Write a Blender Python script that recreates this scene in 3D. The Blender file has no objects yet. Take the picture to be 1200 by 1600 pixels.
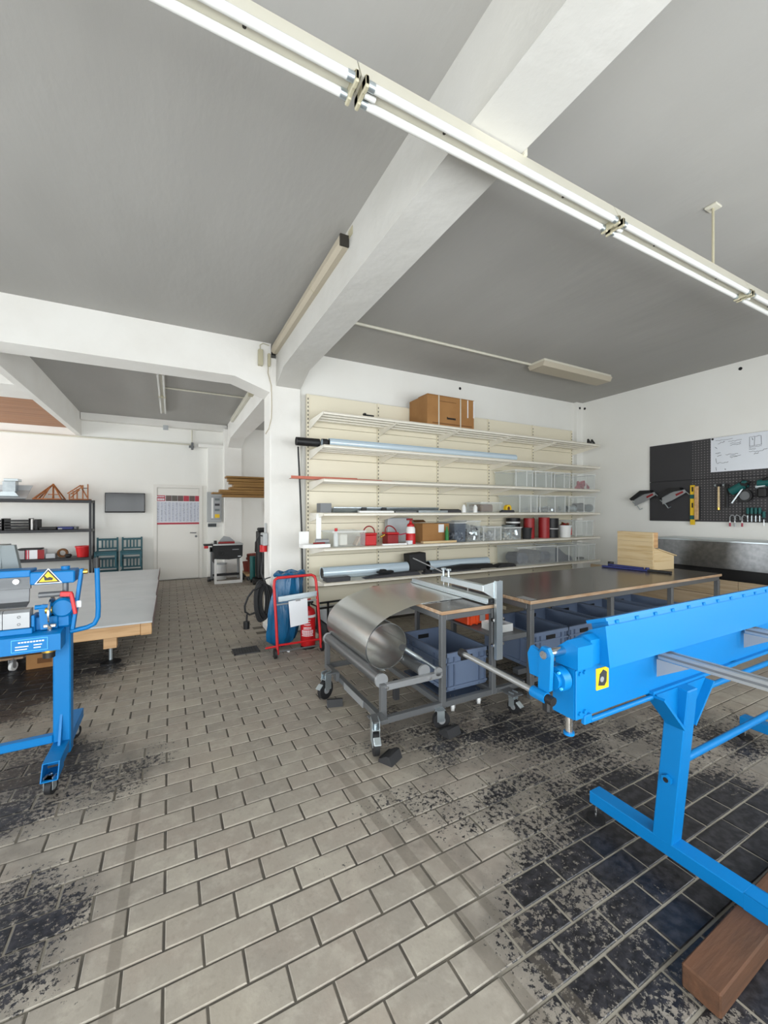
import bpy, bmesh, math, random
from mathutils import Vector, Matrix, Euler
random.seed(7)
S = bpy.context.scene
COL = S.collection

# ------------------------------------------------------------------ camera, light, exposure
FPX, CAMH, YAW = 632.0, 1.5, math.atan2(333, 632)
cam_d = bpy.data.cameras.new('camera'); cam_d.sensor_fit = 'HORIZONTAL'; cam_d.sensor_width = 36
cam_d.lens = 36 * FPX / 1200; cam_d.clip_start = 0.02
cam = bpy.data.objects.new('camera', cam_d); COL.objects.link(cam)
cam.location = (0, 0, CAMH); cam.rotation_euler = (math.pi / 2, 0, -YAW)
S.camera = cam

world = bpy.data.worlds.new('overcast_sky'); S.world = world; world.use_nodes = True
wb = world.node_tree.nodes['Background']; wb.inputs[0].default_value = (0.86, 0.93, 1.0, 1); wb.inputs[1].default_value = 1.0

def daylight(name, loc, rot, sx, sy, watt, col=(.97, .985, 1)):
    d = bpy.data.lights.new(name, 'AREA'); d.shape = 'RECTANGLE'; d.size = sx; d.size_y = sy; d.energy = watt; d.color = col
    o = bpy.data.objects.new(name, d); COL.objects.link(o); o.location = loc; o.rotation_euler = rot
    return o
# daylight entering by the shop windows behind the camera, and by the windows of the left wall
daylight('daylight_shop_door', (-1.5, -1.02, 1.2), (math.radians(90), 0, 0), 4.0, 2.25, 165)
daylight('daylight_shop_window', (2.9, -1.02, 1.70), (math.radians(90), 0, 0), 4.3, 1.4, 120)
daylight('daylight_side_window', (-6.1, 1.6, 1.8), (math.radians(90), 0, math.radians(-90)), 4.1, 2.25, 60)
daylight('daylight_rear_window', (-6.1, 7.7, 1.8), (math.radians(90), 0, math.radians(-90)), 4.2, 2.3, 190)
daylight('daylight_annex_window', (4.9, 7.7, 1.9), (math.radians(90), 0, math.radians(90)), 2.0, 1.6, 30)

vs = S.view_settings
vs.view_transform = 'Standard'; vs.look = 'None'; vs.gamma = 1; vs.use_curve_mapping = False
vs.exposure = 0.66
S.cycles.transparent_max_bounces = 32

# ------------------------------------------------------------------ materials
def lin(c):
    if isinstance(c, str):
        c = [int(c[i:i + 2], 16) / 255 for i in (0, 2, 4)]
    return tuple(x / 12.92 if x <= .04045 else ((x + .055) / 1.055) ** 2.4 for x in c) + (1,)

MATS = {}
def mat(name, col, rough=.5, metal=0.0, var=None, bump=None, stretch=None, spec=.5, coat=0):
    m = bpy.data.materials.new(name); m.use_nodes = True
    nt = m.node_tree; n = nt.nodes; b = n['Principled BSDF']; L = nt.links.new
    b.inputs['Base Color'].default_value = lin(col); b.inputs['Roughness'].default_value = rough
    b.inputs['Metallic'].default_value = metal; b.inputs['Specular IOR Level'].default_value = spec
    if coat: b.inputs['Coat Weight'].default_value = coat
    if var or bump:
        tc = n.new('ShaderNodeTexCoord'); mp = n.new('ShaderNodeMapping'); L(tc.outputs['Object'], mp.inputs[0])
        if stretch: mp.inputs['Scale'].default_value = stretch
    if var:
        sc, col2, lo, hi = var
        t = n.new('ShaderNodeTexNoise'); t.inputs['Scale'].default_value = sc; t.inputs['Detail'].default_value = 5
        L(mp.outputs[0], t.inputs[0])
        r = n.new('ShaderNodeValToRGB'); r.color_ramp.elements[0].position = lo; r.color_ramp.elements[1].position = hi
        r.color_ramp.elements[0].color = lin(col); r.color_ramp.elements[1].color = lin(col2)
        L(t.outputs[0], r.inputs[0]); L(r.outputs[0], b.inputs['Base Color'])
    if bump:
        t2 = n.new('ShaderNodeTexNoise'); t2.inputs['Scale'].default_value = bump[0]; t2.inputs['Detail'].default_value = 6
        L(mp.outputs[0], t2.inputs[0])
        bp = n.new('ShaderNodeBump'); bp.inputs['Strength'].default_value = bump[1]; bp.inputs['Distance'].default_value = .02
        L(t2.outputs[0], bp.inputs['Height']); L(bp.outputs[0], b.inputs['Normal'])
    MATS[name] = m
    return m

def clear(name, tint, op):
    m = bpy.data.materials.new(name); m.use_nodes = True; nt = m.node_tree; n = nt.nodes
    b = n['Principled BSDF']; b.inputs['Base Color'].default_value = lin(tint); b.inputs['Roughness'].default_value = .15
    t = n.new('ShaderNodeBsdfTransparent'); t.inputs[0].default_value = (.97, .98, .98, 1)
    x = n.new('ShaderNodeMixShader'); x.inputs[0].default_value = op
    nt.links.new(t.outputs[0], x.inputs[1]); nt.links.new(b.outputs[0], x.inputs[2])
    nt.links.new(x.outputs[0], n['Material Output'].inputs[0]); MATS[name] = m
    return m

mat('wall', 'F2F1EC', .75, var=(1.2, 'EEECE6', .4, .75), bump=(9, .06))
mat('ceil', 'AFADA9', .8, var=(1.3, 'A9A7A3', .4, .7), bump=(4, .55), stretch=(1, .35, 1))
mat('beam', 'ECEAE5', .7, var=(2.0, 'E6E3DD', .4, .75), bump=(6, .35))
mat('beam_dimmed', 'CBC9C4', .75, var=(2.0, 'C4C2BC', .4, .75), bump=(6, .4))  # greyer copy of 'beam': weaker light on the main beam put into its colour
mat('door', 'E6E3DC', .4)
mat('plastic_white', 'ECECEA', .35)
mat('tubewhite', 'DEDEDA', .25)
mat('lampcream', 'D2CEBF', .45)
mat('lampaged', 'BDB3A0', .5)
mat('bakelite', 'B9B298', .45)
mat('blue', '006FB0', .45, spec=.3)
mat('bluelite', '49B4F2', .35)
mat('greysteel', '6D6F71', .45, metal=.35)
mat('greylite', '9C9EA0', .4, metal=.3)
mat('galv', 'BFC6CA', .30, metal=.9, var=(14, 'A9B2B8', .3, .7), spec=.5)
mat('zinc', 'C9D3D8', .33, metal=.85)
mat('coil', 'D2D4D3', .27, metal=1.0, var=(3, 'C8CBCA', .35, .65), stretch=(1, .2, 1))
mat('steel', '8E9092', .34, metal=.95, var=(20, '7A7C7F', .35, .7), stretch=(.1, 1, 1))
mat('darksteel', '6C6E70', .5, metal=.55, var=(20, '5C5E60', .35, .7), stretch=(.1, 1, 1))
mat('deckgrey', 'CDD0D2', .5, var=(3, 'C4C8CA', .4, .7))
mat('alu', 'B4B6B6', .4, metal=.8)
mat('chrome', 'D8D8D8', .12, metal=1.0)
mat('roller', '77797B', .35, metal=.7)
mat('rubber', '1C1C1E', .6)
mat('black', '141416', .5)
mat('blacksoft', '2A2A2C', .7)
mat('rackblack', '26272B', .45)
mat('laminate', '4A443F', .22, var=(5, '443E3A', .4, .6))
mat('ply', 'BFA68C', .6, var=(30, 'A98665', .4, .65), stretch=(.15, 1, 1))
mat('pine', 'DCC49A', .55, var=(9, 'C6A674', .45, .75), stretch=(.25, 4, 4), bump=(30, .05))
mat('pinedark', 'B89A72', .6, var=(9, '9A7A52', .45, .75), stretch=(.25, 4, 4))
mat('pine_y', 'DCC49A', .55, var=(9, 'C6A674', .45, .75), stretch=(4, .25, 4), bump=(30, .05))
mat('plank', 'B5A084', .65, var=(8, '97805F', .45, .75), stretch=(5, .2, 5))
mat('beamwood', 'D6AE80', .6, var=(9, 'BC9062', .42, .72), stretch=(.3, 3, 3))
mat('sleeper', '5C3C27', .8, var=(8, '48301F', .38, .72), stretch=(.4, 3, 3), bump=(25, .2))
mat('modelwood', 'A5642F', .5, var=(14, '87491D', .4, .7))
mat('boardwood', '9A733A', .55, var=(12, '7A5626', .4, .7), stretch=(.15, 3, 3))
mat('ceilwood', 'A9744A', .5, var=(5, '905C36', .35, .7), stretch=(.12, 3, 1))
mat('card', 'A37645', .75, var=(4, '976A3B', .4, .7))
mat('carddark', '6A4420', .8)
mat('crate', '66758E', .5)
mat('cratedark', '56647C', .5)
mat('shelfcream', 'E9E1CB', .4)
mat('shelfwhite', 'EDE8DC', .38)
mat('slot', '34302A', .8)
mat('red', 'C4161C', .4)
mat('tinred', '9C2426', .45)
mat('reddark', '8E1418', .45)
mat('redbrown', '7A2A22', .5)
mat('orange', 'D2481C', .5)
mat('yellow', 'EDC21C', .5)
mat('green', '1C7A3A', .5)
mat('teal', '1E5560', .5)
mat('toolteal', '0E5A58', .5)
mat('brass', 'C9A24A', .3, metal=.9)
mat('copper', '9A5442', .4, metal=.5)
mat('foil', 'C9D9E4', .22, metal=.15, coat=.3)
mat('slate', '3E3E42', .7)
mat('bagblue', '0D5A86', .25, bump=(14, .9), stretch=(2, 2, .35))
mat('paper', 'E6E8EC', .7)
mat('grid', '3A393B', .6)
mat('pegsolid', '343336', .55)
mat('whiteboard', 'E3E7EE', .25)
mat('ink', '55565E', .7)
mat('screen', '0C0D10', .12, spec=.35)
mat('panelgrey', 'B9BDC0', .45, var=(3, 'AEB3B6', .4, .7))
mat('hoodgrey', '6C7577', .45)
mat('fusegrey', 'A9ACAD', .4)
mat('terracotta', '7E3426', .6)
mat('navy', '1F2A6A', .45)
mat('jeans', '2B3548', .8)
mat('magenta', 'A8324A', .5)
mat('purple', '7A6AA8', .5)
mat('posterred', 'B53A4A', .6)
mat('postergrey', '6B5A58', .6)
mat('scuff', '6A6560', .8)
mat('postertint', 'C9CDDA', .7)
clear('plastic', 'F2F4F4', .13)
clear('plasticrim', 'F6F6F4', .42)
clear('smoke', '7E8896', .35)
clear('glass', 'E8F2F2', .12)

def floor_mat(name, mortar=False):
    m = bpy.data.materials.new(name); m.use_nodes = True; nt = m.node_tree; n = nt.nodes; L = nt.links.new
    b = n['Principled BSDF']
    geo = n.new('ShaderNodeNewGeometry'); P = geo.outputs['Position']
    def math_(op, a, c=None, clamp=False):
        q = n.new('ShaderNodeMath'); q.operation = op; q.use_clamp = clamp
        for i, v in enumerate((a, c)):
            if v is None: continue
            if isinstance(v, (int, float)): q.inputs[i].default_value = v
            else: L(v, q.inputs[i])
        return q.outputs[0]
    def noise(scale, detail=4, rough=.55, vec=None):
        t = n.new('ShaderNodeTexNoise'); t.inputs['Scale'].default_value = scale; t.inputs['Detail'].default_value = detail
        t.inputs['Roughness'].default_value = rough; L(vec or P, t.inputs[0]); return t.outputs[0]
    def ramp(f, a, c):
        r = n.new('ShaderNodeMapRange'); r.interpolation_type = 'SMOOTHSTEP'
        r.inputs[1].default_value = a; r.inputs[2].default_value = c; L(f, r.inputs[0]); return r.outputs[0]
    def mix(f, a, c):
        x = n.new('ShaderNodeMix'); x.data_type = 'RGBA'
        if isinstance(f, (int, float)): x.inputs[0].default_value = f
        else: L(f, x.inputs[0])
        for i, v in ((6, a), (7, c)):
            if isinstance(v, tuple): x.inputs[i].default_value = v
            else: L(v, x.inputs[i])
        return x.outputs[2]
    # worn remains of an old black coating: patches at fixed places of the floor
    zones = [(2.1, .8, 1.05, .62), (1.30, .95, .50, .42), (2.9, 1.4, 1.2, .30), (2.2, 1.9, .9, .36), (-.58, 1.85, .45, .44), (-.75, 2.9, .8, .38), (-.2, 2.84, .35, .28),
             (1.55, 2.35, .7, .31), (3.2, 2.8, 1.6, .30), (-1.6, 4.7, 1.5, .55), (1.0, 4.7, .5, .24), (-1.4, 1.6, 1.0, .36), (1.15, 1.6, .6, .20), (1.75, 1.45, .6, .34), (2.0, 2.2, .5, .30)]
    tot = None
    for x, y, r, w in zones:
        d = n.new('ShaderNodeVectorMath'); d.operation = 'DISTANCE'; L(P, d.inputs[0]); d.inputs[1].default_value = (x, y, 0)
        g = math_('MULTIPLY', ramp(d.outputs['Value'], r * 1.25, r * .25), w)
        tot = g if tot is None else math_('MAXIMUM', tot, g)
    # brick cell random
    sx = n.new('ShaderNodeSeparateXYZ'); L(P, sx.inputs[0])
    row = math_('FLOOR', math_('DIVIDE', math_('SUBTRACT', sx.outputs[1], BY0), PY))
    shift = math_('MULTIPLY', math_('MODULO', math_('ADD', row, 100), 2), .5)
    cell = math_('FLOOR', math_('ADD', math_('DIVIDE', math_('SUBTRACT', sx.outputs[0], BX0), PX), shift))
    cx = n.new('ShaderNodeCombineXYZ'); L(cell, cx.inputs[0]); L(row, cx.inputs[1])
    wn = n.new('ShaderNodeTexWhiteNoise'); wn.noise_dimensions = '2D'; L(cx.outputs[0], wn.inputs['Vector'])
    rnd = wn.outputs['Value']
    if not mortar:
        base = mix(rnd, lin('8B847A'), lin('9C9589'))
        base = mix(math_('MULTIPLY', ramp(noise(3.0), .42, .68), .6), base, lin('92877C'))
        base = mix(math_('MULTIPLY', ramp(noise(11, 5, .65), .45, .7), .38), base, lin('B3AC9F'))
        base = mix(math_('MULTIPLY', ramp(noise(38, 3), .52, .75), .35), base, lin('7A736A'))
        base = mix(math_('MULTIPLY', ramp(noise(1.1, 2), .5, .75), .35), base, lin('ABA18E'))
        dark = mix(ramp(noise(30, 3), .35, .7), lin('18181B'), lin('333236'))
        k = math_('ADD', math_('ADD', tot, math_('MULTIPLY', math_('SUBTRACT', rnd, .5), .12)), math_('MULTIPLY', math_('SUBTRACT', noise(44, 6, .75), .5), 1.25))
        k = math_('ADD', k, math_('MULTIPLY', math_('SUBTRACT', noise(2.6, 3), .5), .5))
        mask = ramp(k, .30, .37)
        smear = math_('MULTIPLY', ramp(math_('ADD', tot, math_('MULTIPLY', math_('SUBTRACT', noise(5, 5), .5), .6)), .10, .38), .55)
        col = mix(mask, mix(smear, base, lin('4E4A45')), dark)
        # faint dark tyre and tape tracks
        for x0, y0, dx, dy, w in ((.93, 1.3, -.075, 1, .028), (-.17, 1.5, .02, 1, .018), (1.06, 1.3, -.07, 1, .02)):
            ln = math.hypot(dx, dy)
            dist = math_('ABSOLUTE', math_('ADD', math_('MULTIPLY', math_('SUBTRACT', sx.outputs[0], x0), dy / ln), math_('MULTIPLY', math_('SUBTRACT', sx.outputs[1], y0), -dx / ln)))
            band = math_('MULTIPLY', ramp(dist, w + .004, w - .002), ramp(sx.outputs[1], 2.9, 1.9))
            col = mix(math_('MULTIPLY', band, .42), col, lin('5B544A'))
        rg = n.new('ShaderNodeMix'); L(mask, rg.inputs[0]); rg.inputs[2].default_value = .55; rg.inputs[3].default_value = .38
        L(rg.outputs[0], b.inputs['Roughness'])
        bp = n.new('ShaderNodeBump'); bp.inputs['Strength'].default_value = .25; bp.inputs['Distance'].default_value = .004
        L(math_('ADD', noise(60, 5), math_('MULTIPLY', mask, .6)), bp.inputs['Height']); L(bp.outputs[0], b.inputs['Normal'])
    else:
        col = mix(ramp(noise(9, 5), .35, .7), lin('4A4640'), lin('605A50'))
        col = mix(ramp(tot, .14, .36), col, lin('8A8478'))
        b.inputs['Roughness'].default_value = .85
    L(col, b.inputs['Base Color']); MATS[name] = m

PX, PY, BX0, BY0 = .2408, .1178, .219, 1.693 - .1178
floor_mat('brick'); floor_mat('mortar', True)

# perforated wall panel: fine round-hole raster far too small to build
def perf_mat():
    m = mat('perf', '3C3A3C', .6); nt = m.node_tree; n = nt.nodes; L = nt.links.new; b = n['Principled BSDF']
    tc = n.new('ShaderNodeTexCoord'); sp = n.new('ShaderNodeSeparateXYZ'); L(tc.outputs['Object'], sp.inputs[0])
    fr = []
    for i in (1, 2):
        a = n.new('ShaderNodeMath'); a.operation = 'MULTIPLY'; a.inputs[1].default_value = 1 / .038; L(sp.outputs[i], a.inputs[0])
        f = n.new('ShaderNodeMath'); f.operation = 'FRACT'; L(a.outputs[0], f.inputs[0])
        g = n.new('ShaderNodeMath'); g.operation = 'GREATER_THAN'; g.inputs[1].default_value = .6; L(f.outputs[0], g.inputs[0]); fr.append(g.outputs[0])
    mx = n.new('ShaderNodeMath'); mx.operation = 'MULTIPLY'; L(fr[0], mx.inputs[0]); L(fr[1], mx.inputs[1])
    x = n.new('ShaderNodeMix'); x.data_type = 'RGBA'; L(mx.outputs[0], x.inputs[0]); x.inputs[6].default_value = lin('3A383A'); x.inputs[7].default_value = lin('6E6C6C')
    L(x.outputs[2], b.inputs['Base Color'])
perf_mat()

# ------------------------------------------------------------------ mesh helpers
class G:
    def __init__(s): s.bm = bmesh.new()
    def box(s, x0, x1, y0, y1, z0, z1, b=0):
        return s.obox(((x0 + x1) / 2, (y0 + y1) / 2, (z0 + z1) / 2), (abs(x1 - x0), abs(y1 - y0), abs(z1 - z0)), None, b)
    def obox(s, c, sz, rot=None, b=0):
        R = Matrix.Identity(4) if rot is None else (rot if isinstance(rot, Matrix) else Euler(rot).to_matrix().to_4x4())
        M = Matrix.Translation(c) @ R @ Matrix.Diagonal((*sz, 1))
        r = bmesh.ops.create_cube(s.bm, size=1, matrix=M)
        if b:
            ed = list({e for v in r['verts'] for e in v.link_edges})
            bmesh.ops.bevel(s.bm, geom=ed, offset=min(b, min(sz) * .45), segments=1, affect='EDGES')
        return s
    def bar(s, p0, p1, w, h, b=0):
        "rectangular bar between two points; w is horizontal, h the other way"
        p0, p1 = Vector(p0), Vector(p1); d = p1 - p0; L = d.length; d.normalize()
        up = Vector((0, 0, 1)) if abs(d.z) < .9 else Vector((0, 1, 0))
        sx = d.cross(up).normalized(); uz = sx.cross(d)
        R = Matrix((sx, d, uz)).transposed().to_4x4()
        return s.obox((p0 + p1) / 2, (w, L, h), R, b)
    def cyl(s, p0, p1, r, n=16, r2=None, cap=True):
        p0, p1 = Vector(p0), Vector(p1); d = p1 - p0
        R = d.to_track_quat('Z', 'Y').to_matrix().to_4x4()
        bmesh.ops.create_cone(s.bm, cap_ends=cap, segments=n, radius1=r, radius2=r if r2 is None else r2, depth=d.length,
                              matrix=Matrix.Translation((p0 + p1) / 2) @ R)
        return s
    def tube(s, pts, r, n=8, cap=True):
        pts = [Vector(p) for p in pts]; rings = []
        prev = None
        for i, p in enumerate(pts):
            t = (pts[min(i + 1, len(pts) - 1)] - pts[max(i - 1, 0)]).normalized()
            if prev is None:
                a = t.orthogonal().normalized()
            else:
                a = (prev - t * prev.dot(t)).normalized()
            prev = a; c = t.cross(a)
            rings.append([s.bm.verts.new(p + (a * math.cos(2 * math.pi * k / n) + c * math.sin(2 * math.pi * k / n)) * r) for k in range(n)])
        for A, B in zip(rings, rings[1:]):
            for k in range(n): s.bm.faces.new((A[k], A[(k + 1) % n], B[(k + 1) % n], B[k]))
        if cap:
            s.bm.faces.new(rings[0][::-1]); s.bm.faces.new(rings[-1])
        return s
    def prism(s, poly, ax, a, b):
        def p(q, t): return {'x': (t, q[0], q[1]), 'y': (q[0], t, q[1]), 'z': (q[0], q[1], t)}[ax]
        A = [s.bm.verts.new(p(q, a)) for q in poly]; B = [s.bm.verts.new(p(q, b)) for q in poly]; n = len(poly)
        for k in range(n): s.bm.faces.new((A[k], A[(k + 1) % n], B[(k + 1) % n], B[k]))
        s.bm.faces.new(A[::-1]); s.bm.faces.new(B)
        return s
    def lathe(s, prof, c=(0, 0, 0), n=24, ax='z'):
        rings = []
        for r, z in prof:
            ring = []
            for k in range(n):
                a = 2 * math.pi * k / n; u, v = r * math.cos(a), r * math.sin(a)
                q = {'z': (u, v, z), 'y': (u, z, v), 'x': (z, u, v)}[ax]
                ring.append(s.bm.verts.new(Vector(c) + Vector(q)))
            rings.append(ring)
        for A, B in zip(rings, rings[1:]):
            for k in range(n): s.bm.faces.new((A[k], A[(k + 1) % n], B[(k + 1) % n], B[k]))
        return s
    def shell(s, x0, x1, y0, y1, z0, z1, t=.006, flare=0.0):
        "open-topped box with wall thickness"
        def rect(z, i, f): return [s.bm.verts.new(q) for q in ((x0 + i - f, y0 + i - f, z), (x1 - i + f, y0 + i - f, z), (x1 - i + f, y1 - i + f, z), (x0 + i - f, y1 - i + f, z))]
        a, b, c, d = rect(z0, 0, 0), rect(z1, 0, flare), rect(z1, t, flare), rect(z0 + t, t, 0)
        for A, B in ((a, b), (b, c), (c, d)):
            for k in range(4): s.bm.faces.new((A[k], A[(k + 1) % 4], B[(k + 1) % 4], B[k]))
        s.bm.faces.new(a[::-1]); s.bm.faces.new(d)
        return s
    def quad(s, *p):
        s.bm.faces.new([s.bm.verts.new(q) for q in p]); return s

def mesh_of(g, name, mname, org, ang=35):
    bm = g.bm
    bmesh.ops.recalc_face_normals(bm, faces=bm.faces[:])
    if org.length: bmesh.ops.translate(bm, verts=bm.verts[:], vec=-org)
    me = bpy.data.meshes.new(name); bm.to_mesh(me); bm.free()
    me.polygons.foreach_set('use_smooth', [True] * len(me.polygons)); me.set_sharp_from_angle(angle=math.radians(ang))
    me.materials.append(MATS[mname])
    return me

ORG = {}
def part(name, g, mname, parent, label=None, kind=None, ang=35):
    o = bpy.data.objects.new(name, mesh_of(g, name, mname, ORG[parent.name], ang)); COL.objects.link(o)
    o.parent = parent; ORG[o.name] = ORG[parent.name]
    if label: o['label'] = label
    if kind: o['kind'] = kind
    return o
def tag(o, label, cat, group=None):
    o['label'] = label; o['category'] = cat
    if group: o['group'] = group
    return o
def thing(name, label, cat, loc=(0, 0, 0), group=None, rotz=0, local=False):
    o = bpy.data.objects.new(name, None); COL.objects.link(o); o.location = loc; o.rotation_euler = (0, 0, rotz)
    o.empty_display_size = .05
    ORG[o.name] = Vector((0, 0, 0)) if local else Vector(loc)
    return tag(o, label, cat, group)
def solo(name, g, mname, label, cat, loc=(0, 0, 0), group=None, ang=35):
    o = bpy.data.objects.new(name, mesh_of(g, name, mname, Vector(loc), ang)); COL.objects.link(o); o.location = loc
    ORG[o.name] = Vector(loc)
    return tag(o, label, cat, group)
def struct(name, g, mname, parent=None, ang=35):
    if parent is not None: return part(name, g, mname, parent, ang=ang)
    o = bpy.data.objects.new(name, mesh_of(g, name, mname, Vector((0, 0, 0)), ang)); COL.objects.link(o)
    o['kind'] = 'structure'; ORG[o.name] = Vector((0, 0, 0))
    return o
def copy_tree(o, loc=None, parent=None):
    c = o.copy(); COL.objects.link(c); ORG[c.name] = ORG.get(o.name, Vector((0, 0, 0)))
    if loc is not None: c.location = loc
    if parent is not None: c.parent = parent
    for ch in list(o.children): copy_tree(ch, None, c)
    return c
def put(o, name, parent, loc):
    "a further copy of a part, sharing its mesh"
    c = bpy.data.objects.new(name, o.data); COL.objects.link(c); c.parent = parent; c.location = loc; ORG[c.name] = ORG[parent.name]
    return c

# ------------------------------------------------------------------ the building
XR, YW, YB, ZC, ZR, XL, YF = 6.93, 5.12, 10.15, 3.57, 3.50, -6.0, -.9
floor = struct('floor', G().box(XL - .2, XR + .2, YF - .2, YB + .2, -.12, -.005), 'mortar')

def brick_geo(w, d, jit=0):
    e = .0028; h = .02
    v = []
    for z, i in ((-h, 0), (-e * .8, 0), (0, e)):
        v += [(-w / 2 + i, -d / 2 + i, z), (w / 2 - i, -d / 2 + i, z), (w / 2 - i, d / 2 - i, z), (-w / 2 + i, d / 2 - i, z)]
    f = [(8, 9, 10, 11)]
    for a in (0, 4):
        for k in range(4): f.append((a + k, a + (k + 1) % 4, a + 4 + (k + 1) % 4, a + 4 + k))
    return v, f
BW, BD = PX - .0085, PY - .0085
variants = []
for i in range(4):
    me = bpy.data.meshes.new('brick'); me.from_pydata(*[brick_geo(BW - .001 * i, BD - .0006 * i)[0], [], brick_geo(BW, BD)[1]]); me.materials.append(MATS['brick']); variants.append(me)
cells = []
sy, cy = math.sin(YAW), math.cos(YAW)
for r in range(-30, 72):
    yc = BY0 + PY * (r + .5)
    if not (-.85 < yc < YB): continue
    for c in range(-30, 32):
        xc = BX0 + PX * (c + .5 - (.5 if r % 2 else 0))
        if not (XL < xc < XR): continue
        if YW - .1 < yc < 5.45 and xc > 1.0: continue
        d = xc * sy + yc * cy; a = xc * cy - yc * sy
        inside = d > .3 and abs(a / d) < .99 and 1.5 / d < 1.30
        cells.append((d if inside else 99, xc, yc, random.uniform(-.0012, .0012), r))
cells.sort()
for d, xc, yc, dz, r in cells[:300]:
    o = bpy.data.objects.new('brick', variants[int(abs(xc * 97 + yc * 31)) % 4]); COL.objects.link(o); o.parent = floor
    o.location = (xc, yc, dz); o.rotation_euler = (0, 0, random.uniform(-.006, .006))
V, F = [], []
bv, bf = brick_geo(BW, BD)
for d, xc, yc, dz, r in cells[300:]:
    k = len(V); V += [(x + xc, y + yc, z + dz) for x, y, z in bv]; F += [tuple(q + k for q in f) for f in bf]
me = bpy.data.meshes.new('brick_field'); me.from_pydata(V, [], F); me.materials.append(MATS['brick'])
o = bpy.data.objects.new('brick_field', me); COL.objects.link(o); o.parent = floor; o['kind'] = 'stuff'

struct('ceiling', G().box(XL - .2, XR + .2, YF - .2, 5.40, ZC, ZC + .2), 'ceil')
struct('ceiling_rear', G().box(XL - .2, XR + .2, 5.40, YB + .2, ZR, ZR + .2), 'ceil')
struct('wall_right', G().box(XR, XR + .2, YF, YW + .2, -.1, ZC + .1), 'wall')
struct('wall_middle', G().box(1.40, XR, YW, YW + .2, -.1, ZC + .1), 'wall')
struct('wall_back', G().box(XL, XR, YB, YB + .2, -.1, ZC), 'wall')
struct('wall_annex', G().box(5.0, 5.2, YW + .2, 6.7, -.1, ZC).box(5.0, 5.2, 8.7, YB, -.1, ZC).box(5.0, 5.2, 6.7, 8.7, -.1, 1.1).box(5.0, 5.2, 6.7, 8.7, 2.7, ZC), 'wall')
g = G(); wy0, wy1 = YF - .2, YF
g.box(XL - .2, -3.55, wy0, wy1, -.1, ZC).box(.55, .75, wy0, wy1, -.1, ZC).box(5.1, XR + .2, wy0, wy1, -.1, ZC).box(-3.55, .55, wy0, wy1, 2.37, ZC).box(.75, 5.1, wy0, wy1, -.1, .97).box(.75, 5.1, wy0, wy1, 2.45, ZC)
struct('wall_front', g, 'wall')
g = G(); wx0, wx1 = XL - .2, XL
for a, b in ((YF, -.5), (3.7, 5.6), (9.8, YB)): g.box(wx0, wx1, a, b, -.1, ZC)
for a, b in ((-.5, 3.7), (5.6, 9.8)): g.box(wx0, wx1, a, b, -.1, .65).box(wx0, wx1, a, b, 2.95, ZC)
struct('wall_left', g, 'wall')
def window(name, ax, a, b, z0, z1, at, n):
    g = G()
    def bx(p, q, u, w):
        (g.box(p, q, at - .03, at + .03, u, w) if ax == 'x' else g.box(at - .03, at + .03, p, q, u, w))
    for u, w in ((z0, z0 + .06), (z1 - .06, z1)): bx(a, b, u, w)
    for k in range(n + 1):
        x = a + (b - a) * k / n; bx(x - .03, x + .03, z0, z1)
    o = struct(name, g, 'plastic_white')
    for k in range(n):
        p, q = a + (b - a) * k / n, a + (b - a) * (k + 1) / n; h = G()
        (h.box(p, q, at - .004, at + .004, z0, z1) if ax == 'x' else h.box(at - .004, at + .004, p, q, z0, z1))
        part('pane', h, 'glass', o)
window('window_1', 'x', -3.55, .55, .0, 2.37, YF - .05, 4)
window('window_5', 'x', .75, 5.1, .97, 2.45, YF - .05, 4)
window('window_2', 'y', -.5, 3.7, .65, 2.95, XL - .05, 4)
window('window_3', 'y', 5.6, 9.8, .65, 2.95, XL - .05, 4)
window('window_4', 'y', 6.7, 8.7, 1.1, 2.7, 5.06, 2)

# concrete frame: pillar, beams
struct('pillar_front', G().box(1.076, 1.463, 5.04, 5.40, -.1, 3.4, .012), 'beam')
struct('pillar_rear', G().box(1.07, 1.46, 9.85, YB + .02, -.1, 3.4, .012), 'beam')
struct('beam_main', G().prism([(YF, 3.18), (4.66, 3.18), (5.06, 3.05), (5.06, 3.6), (YF, 3.6)], 'x', 1.15, 1.455), 'beam_dimmed')
struct('beam_header', G().prism([(XL, 3.10), (.665, 3.11), (1.09, 2.965), (1.09, 3.6), (XL, 3.6)], 'y', 5.05, 5.40), 'beam')
struct('beam_rear', G().prism([(5.36, 2.93), (5.85, 3.10), (9.35, 3.12), (9.86, 2.97), (9.86, 3.55), (5.36, 3.55)], 'x', 1.15, 1.455), 'beam')
struct('beam_annex', G().prism([(-1.70, 3.06), (-1.61, 3.06), (-1.61, 3.55), (-1.70, 3.55)], 'y', 5.38, YB), 'beam')
struct('beam_cross', G().box(XL, -1.69, 6.75, 7.52, 3.12, 3.52), 'beam')
cw = struct('ceiling_wood', G().box(XL, -1.69, 7.5, YB, 3.20, 3.23), 'ceilwood')
for k in range(7):
    y0 = 7.52 + k * .375
    part('panel_board', G().box(XL, -1.695, y0, y0 + .370, 3.192, 3.203), 'ceilwood', cw)
struct('trim_1', G().box(-1.60, 1.15, YB - .16, YB, 3.36, 3.51), 'beam')
struct('trim_2', G().box(6.77, XR, 5.05, YW + .01, -.1, ZC), 'wall')
struct('trim_3', G().box(.74, 1.08, 9.98, YB, -.1, 3.0).box(.55, 1.08, 9.95, YB, 2.96, 3.03), 'wall')
struct('baseboard_pillar', G().box(1.06, 1.478, 5.025, 5.41, 0, .07, .006), 'plastic_white')

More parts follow.
